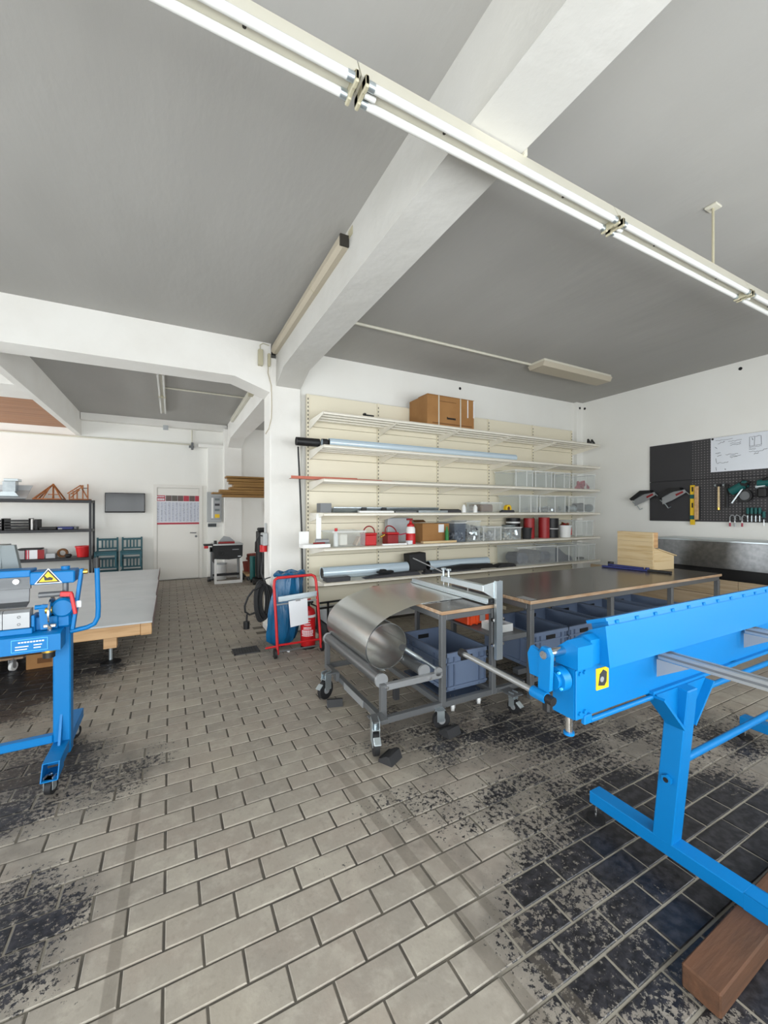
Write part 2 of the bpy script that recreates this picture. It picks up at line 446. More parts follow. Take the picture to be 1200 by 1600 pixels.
# drain grate set in the floor
t = thing('drain_grate', 'dark iron drain grate let into the brick floor', 'grate', (.715, 4.56, .002))
part('grate_frame', G().box(.585, .85, 4.455, 4.475, .0, .008).box(.585, .85, 4.65, 4.67, .0, .008).box(.585, .60, 4.455, 4.67, 0, .008).box(.835, .85, 4.455, 4.67, 0, .008), 'slate', t)
part('grate_pan', G().box(.59, .845, 4.46, 4.665, 0, .0035), 'black', t)
for k in range(9):
    x = .612 + k * .0262
    part('grate_bar', G().box(x, x + .012, 4.47, 4.655, .003, .008), 'slate', t)

# door in the back wall with the calendar
d = struct('door_1', G().box(-.265, .565, YB - .035, YB - .005, .01, 2.03, .004), 'door')
part('door_frame', G().box(-.335, -.268, YB - .05, YB, 0, 2.035).box(.568, .635, YB - .05, YB, 0, 2.035).box(-.335, .635, YB - .05, YB, 2.0351, 2.10), 'door', d)
h = part('door_handle', G().tube([(.50, YB - .035, 1.03), (.50, YB - .085, 1.03), (.38, YB - .085, 1.035)], .011), 'greysteel', d)
part('lock_rose', G().cyl((.505, YB - .05, .95), (.505, YB - .034, .95), .025), 'greysteel', d)

def pt(g, x0, x1, z0, z1, y, t=.002): return g.box(x0, x1, y - t, y, z0, z1)
t = thing('wall_calendar', 'large planner calendar with red header strip hung on the white door', 'calendar', (.15, YB - .036, 1.22))
yc = YB - .037
part('sheet', pt(G(), -.285, .60, 1.225, 1.865, yc), 'paper', t)
part('footer_band', pt(G(), -.285, .60, 1.225, 1.265, yc - .002), 'posterred', t)
part('title_block', pt(G(), -.285, -.11, 1.74, 1.865, yc - .002), 'posterred', t)
g = G()
for k, w in enumerate((.030, .022, .030, .022, .028)): g.box(-.270 + k * .030, -.270 + k * .030 + .022, yc - .006, yc - .004, 1.825, 1.848)
for k in range(4): g.box(-.255 + k * .034, -.255 + k * .034 + .025, yc - .006, yc - .004, 1.755, 1.80)
part('title_lettering', g, 'paper', t, kind='stuff')
for k, (c) in enumerate(('postergrey', 'scuff', 'postergrey', 'posterred', 'postergrey', 'posterred')):
    part('photo_strip', pt(G(), -.10 + k * .117, .012 + k * .117, 1.74, 1.865, yc - .002), c, t)
for k in range(12):
    x = -.275 + k * .0725
    c = part('month_column', pt(G(), x, x + .062, 1.285, 1.72, yc - .0025, .001), 'postertint', t)
g = G()
for k in range(12):
    for j in range(28):
        if random.random() < .55:
            x = -.272 + k * .0725 + random.uniform(0, .02); g.box(x, x + random.uniform(.008, .03), yc - .0055, yc - .0045, 1.29 + j * .0152, 1.294 + j * .0152)
part('entries', g, 'ink', t, kind='stuff')

# television on the back wall
t = thing('television', 'black flat television mounted on the white back wall', 'television', (-.85, YB - .06, 1.49))
part('back_case', G().box(-1.19, -.51, YB - .06, YB - .015, 1.50, 1.89, .01), 'black', t)
part('bezel', G().box(-1.208, -.492, YB - .075, YB - .055, 1.486, 1.902, .005), 'black', t)
part('screen', G().box(-1.195, -.505, YB - .078, YB - .074, 1.515, 1.89), 'screen', t)
part('wall_bracket', G().box(-.95, -.75, YB - .02, YB, 1.6, 1.8), 'greysteel', t)

# conduits and pipes
def pipe(name, pts, r, mname, label, cat='pipe'):
    return solo(name, G().tube(pts, r, 10), mname, label, cat, pts[0])
pipe('wall_conduit', [(-5.9, YB - .03, 3.035), (.40, YB - .03, 3.02)], .018, 'lampcream', 'white conduit running along the back wall above the television', 'conduit')
pipe('drop_conduit', [(.42, YB - .03, 3.35), (.42, YB - .03, 2.94)], .014, 'lampcream', 'short upright conduit on the back wall above the door', 'conduit')
solo('pipe_clamp', G().box(.36, .46, YB - .10, YB, 2.95, 2.99).box(.40, .45, YB - .13, YB - .05, 2.9, 3.06, .005), 'greysteel', 'grey pipe clamp at the end of the back wall conduit', 'clamp', (.41, YB - .05, 2.95))
solo('junction_box', G().box(-.15, -.05, YB - .20, YB - .16, 3.28, 3.38, .008), 'panelgrey', 'small grey junction box high on the back wall', 'junction box', (-.1, YB - .18, 3.3))
pipe('ceiling_conduit', [(1.46, 4.03, 3.553), (4.44, 4.03, 3.553)], .016, 'lampcream', 'thin white conduit along the ceiling leading to the flat lamp', 'conduit')
pipe('rear_conduit', [(-.08, 7.35, 3.485), (1.15, 7.35, 3.485)], .014, 'lampcream', 'thin white conduit across the rear ceiling beside the twin lamp', 'conduit')

# ------------------------------------------------------------------ lamps under the ceiling (switched off)
LAMPL = ['long twin-tube lamp of the row ending before the concrete beam', 'long twin-tube lamp of the row passing right under the concrete beam', 'long twin-tube lamp of the row held by the rusty rod hanger', 'long twin-tube lamp of the row beyond the rusty rod hanger']
def strip_lamp(x0, k):
    x1 = x0 + 1.533
    t = thing('fluorescent_lamp', LAMPL[k + 1], 'lamp', (x0, 1.38, 3.085), 'twin-tube lamps in one row')
    part('lamp_body', G().prism([(1.338, 3.085), (1.42, 3.085), (1.405, 3.172), (1.372, 3.172)], 'x', x0 + .003, x1 - .003), 'lampcream', t)
    for y in (1.343, 1.413):
        b = part('fluorescent_tube', G().cyl((x0 + .05, y, 3.068), (x1 - .05, y, 3.068), .0155, 14), 'tubewhite', t)
        for p, q in ((x0 + .028, x0 + .055), (x1 - .055, x1 - .028)):
            part('tube_cap', G().cyl((p, y, 3.068), (q, y, 3.068), .0163, 14), 'zinc', b)
    for x in (x0 + .02, x1 - .02):
        part('lamp_holder', G().box(x - .008, x + .008, 1.325, 1.432, 3.05, 3.088, .004).box(x - .008, x + .008, 1.325, 1.36, 3.045, 3.09, .004).box(x - .008, x + .008, 1.396, 1.432, 3.045, 3.09, .004), 'bakelite', t)
    part('starter', G().cyl((x0 + .03, 1.378, 3.066), (x0 + .075, 1.378, 3.066), .011, 12), 'tubewhite', t)
    for x in (x0 + .4, x1 - .4): part('screw_hole', G().cyl((x, 1.38, 3.083), (x, 1.38, 3.086), .007, 10), 'slot', t)
for k in range(-1, 3): strip_lamp(.612 + 1.533 * k, k)
t = thing('lamp_hanger', 'rusty rod hanger holding the long lamp row from the ceiling', 'hanger', (3.249, 1.385, 3.172))
part('rod', G().cyl((3.249, 1.385, 3.172), (3.249, 1.385, 3.56), .008, 10), 'bakelite', t)
part('ceiling_plate', G().box(3.21, 3.29, 1.35, 1.42, 3.556, 3.57, .003), 'lampcream', t)
solo('lamp_strap', G().box(1.456, 1.475, 1.36, 1.41, 3.165, 3.25), 'lampcream', 'small white strap fixing the lamp row to the concrete beam', 'strap', (1.46, 1.385, 3.17))

t = thing('beam_lamp', 'aged beige single lamp trough along the side of the concrete beam', 'lamp', (1.11, 3.85, 3.43))
part('trough', G().prism([(1.150, 3.515), (1.150, 3.43), (1.105, 3.425), (1.075, 3.45), (1.085, 3.515)], 'y', 2.74, 4.98), 'lampaged', t)
part('end_cap', G().box(1.08, 1.148, 2.725, 2.742, 3.43, 3.512), 'slot', t)
part('end_clip', G().box(1.146, 1.152, 2.66, 2.74, 3.49, 3.55), 'bakelite', t)
part('seam_band', G().prism([(1.152, 3.517), (1.152, 3.427), (1.104, 3.422), (1.073, 3.449), (1.083, 3.517)], 'y', 3.42, 3.425), 'bakelite', t)
t = thing('lamp_ballast', 'pair of small olive metal ballast boxes on the white header beside the pillar', 'ballast', (1.0, 5.03, 3.28))
part('ballast_box', G().box(.93, .985, 4.99, 5.05, 3.27, 3.46, .004), 'bakelite', t)
part('ballast_box', G().box(1.045, 1.075, 5.0, 5.05, 3.28, 3.43, .004), 'bakelite', t)
part('cable_loop', G().tube([(.955, 5.02, 3.46), (.955, 5.02, 3.52), (.99, 5.02, 3.545), (1.06, 5.02, 3.53)], .005), 'bakelite', t)
solo('pillar_cable', G().tube([(1.055, 5.035, 3.30), (1.05, 5.035, 3.2), (1.09, 5.033, 3.05), (1.095, 5.033, 2.8), (1.09, 5.03, 2.65), (1.06, 5.03, 2.52), (1.02, 5.03, 2.45)], .006), 'lampaged', 'loose grey cable hanging down the upper pillar', 'cable', (1.08, 5.03, 2.9))

t = thing('flat_lamp', 'flat rectangular ceiling lamp above the shelving', 'lamp', (5.16, 3.93, 3.50))
part('lamp_housing', G().box(4.44, 5.88, 3.80, 4.07, 3.53, 3.57, .004), 'lampcream', t)
part('diffuser', G().prism([(3.79, 3.535), (4.08, 3.535), (4.05, 3.475), (3.82, 3.475)], 'x', 4.43, 5.89), 'lampaged', t)
t = thing('rear_lamp', 'twin-tube lamp on the ceiling of the rear room', 'lamp', (-.13, 7.7, 3.43))
part('lamp_body', G().box(-.17, -.09, 6.45, 9.05, 3.45, 3.50, .004), 'lampcream', t)
for x in (-.165, -.095):
    for p, q in ((6.5, 7.7), (7.78, 9.0)): part('fluorescent_tube', G().cyl((x, p, 3.435), (x, q, 3.435), .015, 10), 'tubewhite', t)
part('lamp_holder', G().box(-.185, -.075, 7.71, 7.77, 3.42, 3.46), 'bakelite', t)
t = thing('rear_beam_lamp', 'single lamp trough along the rear beam behind the pillar', 'lamp', (1.12, 7.4, 3.33))
part('trough', G().box(1.09, 1.15, 6.1, 8.9, 3.36, 3.44, .01), 'lampcream', t)
part('end_holder', G().box(1.08, 1.15, 6.55, 6.68, 3.33, 3.38), 'bakelite', t)

# cable holes near the ceiling
for x, y, z, ax, l in ((6.925, 2.636, 3.471, 'x', 'dark round cable hole high above the tool wall'), (6.925, 5.0, 3.455, 'x', 'dark round cable hole in the right wall at the room corner'), (6.85, 5.046, 3.465, 'y', 'small dark cable hole in the narrow corner column'), (4.06, 5.118, 3.46, 'y', 'dark round cable hole above the cardboard carton')):
    p0, p1 = ((x, y, z), (x + .01, y, z)) if ax == 'x' else ((x, y - .004, z), (x, y + .004, z))
    solo('cable_hole', G().cyl(p0, p1, .022, 14), 'black', l, 'hole', p0, 'cable holes near the ceiling')

# ------------------------------------------------------------------ wall shelving, five bays, six levels
LV = [2.665, 2.28, 1.885, 1.490, 1.080, .678]
SX0, SM, SYF, SYB = 1.557, 1.0014, 4.44, 4.985
sh = thing('wall_shelving', 'long cream metal wall shelving with six levels in five bays', 'shelving', (4.06, 4.95, 0))
for k in range(6):
    x = 1.540 + SM * k
    u = part('upright', G().box(x - .015, x + .015, 4.99, 5.04, 0, 3.0), 'shelfcream', sh)
    g = G()
    for j in range(56): g.box(x - .005, x + .005, 4.987, 4.991, .12 + j * .051, .145 + j * .051)
    part('slot_row', g, 'slot', u, kind='stuff')
    part('foot', G().box(x - .015, x + .015, 4.62, 5.04, .0, .05, .004), 'shelfcream', sh)
for k in range(5):
    x = 1.540 + SM * k
    for j in range(7):
        z = .12 + j * .412
        part('back_panel', G().box(x + .017, x + SM - .017, 5.0, 5.018, z, z + .408, .003), 'shelfcream', sh)
b0 = s0 = None
for z in LV:
    for k in range(5):
        x = SX0 + SM * k
        if s0 is None:
            g = G().box(x + .001, x + SM - .001, SYF, SYB, z - .014, z).box(x + .001, x + SM - .001, SYF, SYF + .012, z - .032, z)
            for y in (4.57, 4.70, 4.83): g.box(x + .004, x + SM - .004, y, y + .03, z - .028, z - .013)
            s0 = part('shelf_board', g, 'shelfwhite', sh); sx, sz = x, z
        else: put(s0, 'shelf_board', sh, (x - sx, 0, z - sz))
    for k in range(6):
        x = SX0 + SM * k
        if b0 is None:
            b0 = part('bracket', G().prism([(4.99, z - .014), (4.99, z - .115), (4.96, z - .115), (4.46, z - .034), (4.46, z - .014)], 'x', x - .004, x + .004), 'shelfwhite', sh); bx, bz = x, z
        else: put(b0, 'bracket', sh, (x - bx, 0, z - bz))

T = .002   # things stand a hair above their shelf
def clear_box(x0, x1, y0, y1, z, h, label, rib=True, name='clear_box', mat_='plastic', group=None):
    z += T
    t = thing(name, label, 'storage box', ((x0 + x1) / 2, (y0 + y1) / 2, z), group)
    part('box_body', G().shell(x0, x1, y0, y1, z, z + h, .004, .004), mat_, t)
    r = .012
    part('rim', G().box(x0 - r, x1 + r, y0 - r, y0 - .002, z + h - .012, z + h + .004).box(x0 - r, x1 + r, y1 + .002, y1 + r, z + h - .012, z + h + .004)
         .box(x0 - r, x0 - .002, y0 - .004, y1 + .004, z + h - .012, z + h + .004).box(x1 + .002, x1 + r, y0 - .004, y1 + .004, z + h - .012, z + h + .004), 'plasticrim', t)
    if rib:
        for x in (x0 + .012, (x0 + x1) / 2 + .05, x1 - .012): part('rib', G().box(x - .008, x + .008, y0 - .007, y0 + .001, z, z + h - .014), 'plasticrim', t)
    return t
def scatter(name, x0, x1, y0, y1, z0, z1, n, cols, label, size=.03, cat='parts'):
    g = G(); g2 = G()
    for i in range(n):
        gg = g if i % 2 else g2
        gg.obox((random.uniform(x0, x1), random.uniform(y0, y1), random.uniform(z0, z1)), (size * random.uniform(.5, 1.6), size * .5, size * random.uniform(.3, .8)), (random.random() * 3, random.random() * 3, random.random() * 3))
    o = solo(name, g, cols[0], label, cat, ((x0 + x1) / 2, (y0 + y1) / 2, z0)); o['kind'] = 'stuff'
    p = part(name + '_light', g2, cols[1], o); p['kind'] = 'stuff'
    return o
def can(name, x, y, z, r, h, m1, label, lidm=None, band=None, cat='tin', group=None):
    z += T
    t = thing(name, label, cat, (x, y, z), group)
    part('can_body', G().lathe([(0, z), (r, z), (r, z + h * .97), (r * .96, z + h * .97), (r * .96, z + h * .93), (0, z + h * .93)], (x, y, 0)), m1, t)
    if lidm: part('lid', G().lathe([(0, z + h), (r * 1.02, z + h), (r * 1.02, z + h * .95), (0, z + h * .95)], (x, y, 0)), lidm, t)
    if band: part('band', G().lathe([(r * 1.004, z + h * band[0]), (r * 1.02, z + h * band[0]), (r * 1.02, z + h * band[1]), (r * 1.004, z + h * band[1])], (x, y, 0)), band[2], t)
    return t
def roll(name, x0, x1, y, z, r, label, m1='foil', core='black', sag=0):
    "a rolled sheet lying along the shelf with its dark hollow ends"
    z += r + T
    t = thing(name, label, 'roll', ((x0 + x1) / 2, y, z - r))
    part('outer_wrap', G().lathe([(r * .82, x0 + .004), (r, x0), (r, x1), (r * .82, x1 - .004)], (0, y, z), 20, 'x'), m1, t)
    for a in (x0 + .003, x1 - .006): part('core_end', G().lathe([(0, a), (r * .85, a), (r * .85, a + .003), (0, a + .003)], (0, y, z), 20, 'x'), core, t)
    part('overlap_edge', G().box(x0 + .01, x1 - .01, y - r * .5 - .012, y - r * .5 + .012, z + r * .86, z + r * .9), m1, t)
    return t

# --- top level
z = LV[0]
t = thing('cardboard_carton', 'large strapped brown cardboard carton on the top shelf', 'carton', (3.44, 4.76, z))
part('carton_body', G().box(3.04, 3.84, 4.52, 4.985, z + T, 3.085, .006), 'card', t)
for xx in (3.215, 3.585): part('strap', G().box(xx, xx + .014, 4.512, 4.522, z + T, 3.09).box(xx, xx + .014, 4.512, 4.98, 3.084, 3.09), 'lampcream', t)
part('tape_strip', G().box(3.715, 3.728, 4.514, 4.522, 2.83, 3.08), 'paper', t)
part('tape_strip', G().box(3.822, 3.838, 4.514, 4.522, 2.84, 3.08), 'paper', t)
part('top_flap', G().box(3.04, 3.84, 4.52, 4.75, 3.085, 3.091), 'card', t)
g = G()
for k in range(9): g.box(3.36 + k * .017, 3.373 + k * .017, 4.516, 4.5195, 2.775, 2.80 if k else 2.808)
part('printed_name', g, 'black', t, kind='stuff')
part('printed_line', G().box(3.12, 3.80, 4.517, 4.5195, 2.705, 2.716), 'carddark', t)
part('printed_line', G().box(3.22, 3.52, 4.517, 4.5195, 3.01, 3.016), 'carddark', t)
solo('black_bracket', G().box(2.12, 2.26, 4.55, 4.60, z + T, z + .05, .006).box(2.12, 2.15, 4.55, 4.60, z + T, z + .065, .004), 'black', 'small black metal bracket lying alone on the top shelf', 'bracket', (2.19, 4.57, z))
solo('wire_end', G().tube([(4.28, 4.6, z + .006), (4.36, 4.58, z + .012), (4.45, 4.6, z + .006)], .004), 'scuff', 'thin loose wire lying on the top shelf', 'wire', (4.36, 4.6, z))
t = thing('spring_clamp', 'black spring clamp at the far end of the top shelf', 'clamp', (6.38, 4.5, z))
for k, xx in enumerate((6.30, 6.40)): part('jaw', G().prism([(xx, z + T), (xx + .09, z + T), (xx + .075, z + .03), (xx + .012, z + .085)], 'y', 4.48, 4.51), 'black', t)
part('pivot', G().cyl((6.40, 4.475, z + .02), (6.40, 4.515, z + .02), .012, 12), 'greysteel', t)

# --- second level
z = LV[1]
roll('foil_roll', 1.66, 4.68, 4.56, z, .047, 'very long pale blue roll lying across the second shelf from the top')
roll('short_black_roll', 1.585, 1.652, 4.60, z, .045, 'short black roll end beside the long pale blue roll', 'blacksoft', 'foil')
t = thing('black_pipe', 'black plastic pipe sticking out past the shelving beside the pillar', 'pipe', (1.5, 4.68, z))
part('pipe_wall', G().lathe([(.046, 1.30), (.05, 1.30), (.05, 1.58), (.046, 1.58), (.046, 1.30)], (0, 4.68, z + .052), 20, 'x'), 'black', t)
part('pipe_plug', G().lathe([(0, 1.31), (.046, 1.31), (.046, 1.32), (0, 1.32)], (0, 4.68, z + .052), 20, 'x'), 'blacksoft', t)
solo('hanging_hose', G().tube([(1.335, 4.72, 2.275), (1.338, 4.72, 2.2), (1.36, 4.73, 1.8), (1.39, 4.75, 1.2), (1.40, 4.76, .7), (1.40, 4.77, .02)], .011), 'black', 'thin black hose hanging straight down between pillar and shelving', 'hose', (1.4, 4.76, .01))
solo('long_dark_strip', G().box(4.72, 6.28, 4.72, 4.78, z + T, z + .014), 'slate', 'long dark flat strip at the back of the second shelf', 'strip', (5.5, 4.75, z))

# --- third level: copper and clear boxes
z = LV[2]
def cu(x0, x1, y, zz, w, label):
    solo('copper_strip', G().prism([(y, zz), (y + w, zz), (y + w, zz + .006), (y + .006, zz + .006), (y + .006, zz + .032), (y, zz + .032)], 'x', x0, x1), 'copper', label, 'copper strip', ((x0 + x1) / 2, y, zz), 'copper strips on the third shelf')
cu(1.22, 2.05, 4.60, z + T, .09, 'short copper strip overhanging the third shelf beside the pillar')
cu(1.44, 2.45, 4.70, z + T, .05, 'reddish copper angle strip on the third shelf, middle one of three')
cu(1.60, 2.95, 4.76, z + T, .04, 'longest thin copper strip at the back of the third shelf')
solo('thin_rod', G().cyl((2.5, 4.52, z + .008), (4.4, 4.52, z + .008), .005, 8), 'greylite', 'thin grey metal rod lying along the third shelf', 'rod', (3.4, 4.52, z))
lab3 = ['empty tall clear box on the third shelf, next to the bare stretch', 'empty tall clear box on the third shelf, second from the bare stretch', 'empty tall clear box on the third shelf, between two clear ones', 'tall clear box on the third shelf holding a red tangle']
for k, (a, b) in enumerate(((4.62, 5.00), (5.04, 5.43), (5.47, 5.86), (5.92, 6.50))): clear_box(a, b, 4.50, 4.93, z, .255, lab3[k], group='clear boxes on the third shelf')
scatter('red_netting', 6.20, 6.42, 4.56, 4.68, z + .02, z + .13, 34, ('magenta', 'posterred'), 'crumpled red netting inside a clear box on the third shelf', .05, 'netting')

# --- fourth level: gutter sections and small stock
z = LV[3]
def gutter(x0, x1, y, zz, r, label, m1='galv'):
    g = G(); P = []
    for k in range(13):
        a = math.pi + math.pi * k / 12; P.append((y + r * math.cos(a), zz + r + r * math.sin(a)))
    Q = [(y + (r - .004) * math.cos(math.pi + math.pi * k / 12), zz + r + (r - .004) * math.sin(math.pi + math.pi * k / 12)) for k in range(12, -1, -1)]
    g.prism(P + Q, 'x', x0, x1)
    t = thing('gutter_section', label, 'gutter', ((x0 + x1) / 2, y, zz), 'metal sections on the fourth shelf')
    part('gutter_trough', g, m1, t); part('bead', G().cyl((x0, y - r, zz + r), (x1, y - r, zz + r), .009, 10), m1, t)
gutter(1.72, 3.25, 4.62, z + T, .062, 'long galvanised half-round gutter on the fourth shelf')
t = thing('pipe_sleeve', 'dark grey square downpipe sleeve at the pillar end of the fourth shelf', 'sleeve', (1.52, 4.66, z))
part('sleeve_wall', G().prism([(4.58, z + T), (4.72, z + T), (4.72, z + .115), (4.58, z + .115)], 'x', 1.565, 1.70), 'greysteel', t)
part('sleeve_mouth', G().box(1.70, 1.706, 4.59, 4.71, z + .01, z + .105), 'black', t)
solo('white_profile', G().prism([(4.47, z + T), (4.53, z + T), (4.53, z + .03), (4.47, z + .022)], 'x', 2.02, 2.50), 'plastic_white', 'short white profile strip on the fourth shelf edge', 'profile', (2.2, 4.5, z))
for xx in (2.08, 2.36): solo('black_clip', G().box(xx, xx + .07, 4.535, 4.56, z + T, z + .065, .004), 'black', 'small black gutter clip behind the white profile, ' + ('nearer the pillar' if xx < 2.2 else 'farther from the pillar'), 'clip', (xx, 4.55, z), 'gutter clips on the fourth shelf')
solo('grey_profile', G().prism([(4.47, z + T), (4.53, z + T), (4.53, z + .028), (4.47, z + .02)], 'x', 2.52, 2.84), 'greysteel', 'short dark grey profile strip beside the white one', 'profile', (2.7, 4.5, z))
solo('silver_profile', G().prism([(4.46, z + T), (4.52, z + T), (4.52, z + .03), (4.46, z + .03)], 'x', 2.86, 3.33), 'galv', 'bright silver square profile on the fourth shelf', 'profile', (3.1, 4.5, z))
solo('slate_profile', G().prism([(4.54, z + .001), (4.60, z + .001), (4.60, z + .05), (4.54, z + .035)], 'x', 3.30, 3.62), 'slate', 'dark slate-coloured profile stub on the fourth shelf', 'profile', (3.45, 4.57, z))
t = thing('bottle_pack', 'pack of small white bottles on the fourth shelf', 'bottles', (3.75, 4.52, z))
for k in range(4): part('bottle', G().lathe([(0, z + T), (.032, z + T), (.032, z + .08), (.018, z + .1), (.018, z + .112), (0, z + .112)], (3.655 + k * .068, 4.52, 0), 14), ('plastic_white', 'plastic', 'plastic', 'plastic_white')[k], t)
solo('flat_tray', G().box(3.62, 4.02, 4.60, 4.90, z + T, z + .02, .003), 'greylite', 'flat grey tray behind the small bottles', 'tray', (3.8, 4.75, z))
clear_box(4.02, 4.42, 4.58, 4.9, z, .15, 'clear tub of brown felt on the fourth shelf', False)
solo('brown_felt', G().box(4.04, 4.28, 4.60, 4.88, z + .012, z + .125, .02), 'carddark', 'brown felt roll lying in a clear tub', 'felt', (4.15, 4.7, z))
t = thing('yellow_tape', 'roll of yellow adhesive tape on the fourth shelf', 'tape', (4.50, 4.54, z))
part('tape_ring', G().lathe([(.03, 4.51), (.055, 4.51), (.055, 4.565), (.03, 4.565), (.03, 4.51)], (4.50, 0, z + .062 + T), 20, 'y'), 'yellow', t)
part('tape_core', G().lathe([(.024, 4.512), (.030, 4.512), (.030, 4.563), (.024, 4.563), (.024, 4.512)], (4.50, 0, z + .062 + T), 20, 'y'), 'card', t)
solo('small_slate_stack', G().box(4.30, 4.56, 4.455, 4.50, z + T, z + .025).box(4.33, 4.55, 4.455, 4.50, z + .025, z + .04), 'slate', 'small stack of dark plates at the edge beside the yellow tape', 'plates', (4.43, 4.48, z))
lab4 = ['empty clear box on the fourth shelf beside the yellow tape', 'clear box with pipe clips in the bottom on the fourth shelf', 'clear box with grey pipe fittings at the end of the fourth shelf']
for k, (a, b) in enumerate(((4.70, 5.10), (5.14, 5.75), (5.82, 6.50))): clear_box(a, b, 4.50, 4.92, z, .27, lab4[k], group='clear boxes on the fourth shelf')
scatter('pipe_clips', 5.18, 5.70, 4.54, 4.85, z + .03, z + .075, 60, ('galv', 'greylite'), 'silver pipe clips lying in a clear box', .045)
for k, (xx, rr) in enumerate(((5.92, .05), (6.12, .07), (6.34, .06))):
    solo('pipe_fitting', G().lathe([(rr * .85, xx), (rr, xx), (rr, xx + .16), (rr * 1.12, xx + .16), (rr * 1.12, xx + .20), (rr * .85, xx + .20), (rr * .85, xx)], (0, 4.62, z + .012 + rr * 1.14), 18, 'x'), ('zinc', 'greysteel', 'hoodgrey')[k],
         ('shiny zinc pipe fitting in a clear box', 'large dark grey pipe fitting in a clear box', 'blue-grey pipe fitting at the end of a clear box')[k], 'pipe fitting', (xx, 4.62, z), 'pipe fittings on the fourth shelf')

# --- fifth level: tools, tins and bins
z = LV[4]
t = thing('wall_bracket', 'white bracket shelf clipped to the shelving end beside the pillar', 'bracket', (1.42, 4.6, 1.07))
part('tray', G().shell(1.33, 1.66, 4.50, 4.66, z + .005, z + .045, .006), 'plastic_white', t)
part('backplate', G().box(1.33, 1.45, 4.66, 4.67, z + .04, z + .19, .003), 'plastic_white', t)
part('upright_plate', G().box(1.52, 1.58, 4.60, 4.612, z + .03, z + .40), 'plastic_white', t)
solo('grey_cylinder_roll', G().cyl((1.50, 4.57, z + .075), (1.66, 4.57, z + .075), .028, 14), 'greylite', 'short grey roll in the white bracket tray', 'roll', (1.58, 4.57, z + .05))
solo('red_pen', G().cyl((1.46, 4.53, z + .056), (1.60, 4.53, z + .056), .009, 10), 'reddark', 'dark red marker in the white bracket tray', 'marker', (1.53, 4.53, z + .047))
clear_box(1.70, 2.12, 4.52, 4.9, z, .185, 'clear tub with papers and a bottle at the pillar end of the fifth shelf', False)
t = thing('glue_bottle', 'slim white glue bottle with red cap in a clear tub', 'bottle', (1.76, 4.58, z))
part('bottle_body', G().lathe([(0, z + .008), (.028, z + .008), (.028, z + .15), (.01, z + .18), (0, z + .18)], (1.76, 4.58, 0), 14), 'plastic_white', t)
part('red_cap', G().lathe([(0, z + .18), (.018, z + .18), (.018, z + .225), (0, z + .225)], (1.76, 4.58, 0), 14), 'red', t)
solo('cream_pack', G().box(1.82, 1.92, 4.6, 4.8, z + .01, z + .15, .01), 'shelfwhite', 'cream paper pack in a clear tub', 'pack', (1.87, 4.7, z))
solo('sorting_lid', G().obox((2.05, 4.62, z + .06), (.02, .1, .12), (0, .5, 0), .003), 'ply', 'thin wooden stick in a clear tub', 'stick', (2.05, 4.62, z))
def red_case(x, y, label, tilt, dark):
    t = thing('red_case', label, 'case', (x, y, z))
    part('case_body', G().box(x - .08, x + .08, y - .06, y + .10, z + T, z + .13, .008), dark, t)
    part('case_lid', G().box(x - .085, x + .085, y - .065, y + .105, z + .132, z + .155, .006), 'red', t)
    part('hose_loop', G().tube([(x + .05 * math.cos(a) * 1.6 + tilt * math.sin(a), y, z + .155 + .085 * math.sin(a)) for a in [math.pi * k / 10 for k in range(11)]], .008), 'reddark', t)
red_case(2.22, 4.62, 'bright red tin case with a handle loop on the fifth shelf', .0, 'red')
red_case(2.55, 4.64, 'dark red tin case with a hose on the fifth shelf', -.03, 'reddark')
solo('red_hose', G().tube([(2.60, 4.6, z + .13), (2.66, 4.58, z + .125), (2.74, 4.57, z + .14), (2.79, 4.56, z + .20), (2.80, 4.55, z + .27)], .008), 'magenta', 'pink-red rubber hose running to the pump sprayer', 'hose', (2.7, 4.57, z + .12))
solo('yellow_nozzle', G().cyl((2.36, 4.58, z + .10), (2.42, 4.58, z + .13), .014, 10), 'brass', 'small brass nozzle between the two red cases', 'nozzle', (2.39, 4.58, z + .1))
solo('white_strip', G().box(2.33, 2.68, 4.45, 4.48, z + T, z + .022), 'plastic_white', 'thin white strip on the fifth shelf edge below the red cases', 'strip', (2.5, 4.46, z))
solo('grey_panel_box', G().box(2.62, 2.97, 4.86, 4.96, z + T, z + .34, .006), 'panelgrey', 'pale grey flat case standing at the back behind the pump sprayer', 'case', (2.85, 4.9, z))
t = thing('pump_sprayer', 'red and white pump sprayer standing on the fifth shelf', 'sprayer', (2.80, 4.56, z))
part('tank', G().lathe([(0, z + T), (.065, z + T), (.065, z + .13), (.06, z + .14), (0, z + .14)], (2.80, 4.56, 0)), 'red', t)
part('clear_dome', G().lathe([(.062, z + .14), (.06, z + .20), (.045, z + .235), (.02, z + .25)], (2.80, 4.56, 0)), 'plastic_white', t)
part('shoulder', G().lathe([(.05, z + .228), (.046, z + .255), (.02, z + .275), (.015, z + .30)], (2.80, 4.56, 0)), 'red', t)
part('pump_knob', G().cyl((2.80, 4.56, z + .29), (2.80, 4.56, z + .335), .012).box(2.74, 2.83, 4.545, 4.575, z + .31, z + .335, .006), 'reddark', t)
solo('small_white_carton', G().box(2.70, 2.77, 4.46, 4.52, z + T, z + .05, .004), 'paper', 'tiny white carton beside the pump sprayer', 'carton', (2.73, 4.49, z))
t = thing('open_carton', 'open brown carton with a white label and a green bottle in front', 'carton', (3.22, 4.7, z))
part('carton_body', G().shell(3.00, 3.44, 4.58, 4.92, z + T, z + .26, .006), 'card', t)
part('carton_flap', G().obox((3.14, 4.88, z + .29), (.2, .06, .005), (.5, 0, .1)), 'carddark', t)
part('label_sticker', G().box(3.26, 3.35, 4.574, 4.58, z + .14, z + .25), 'paper', t)
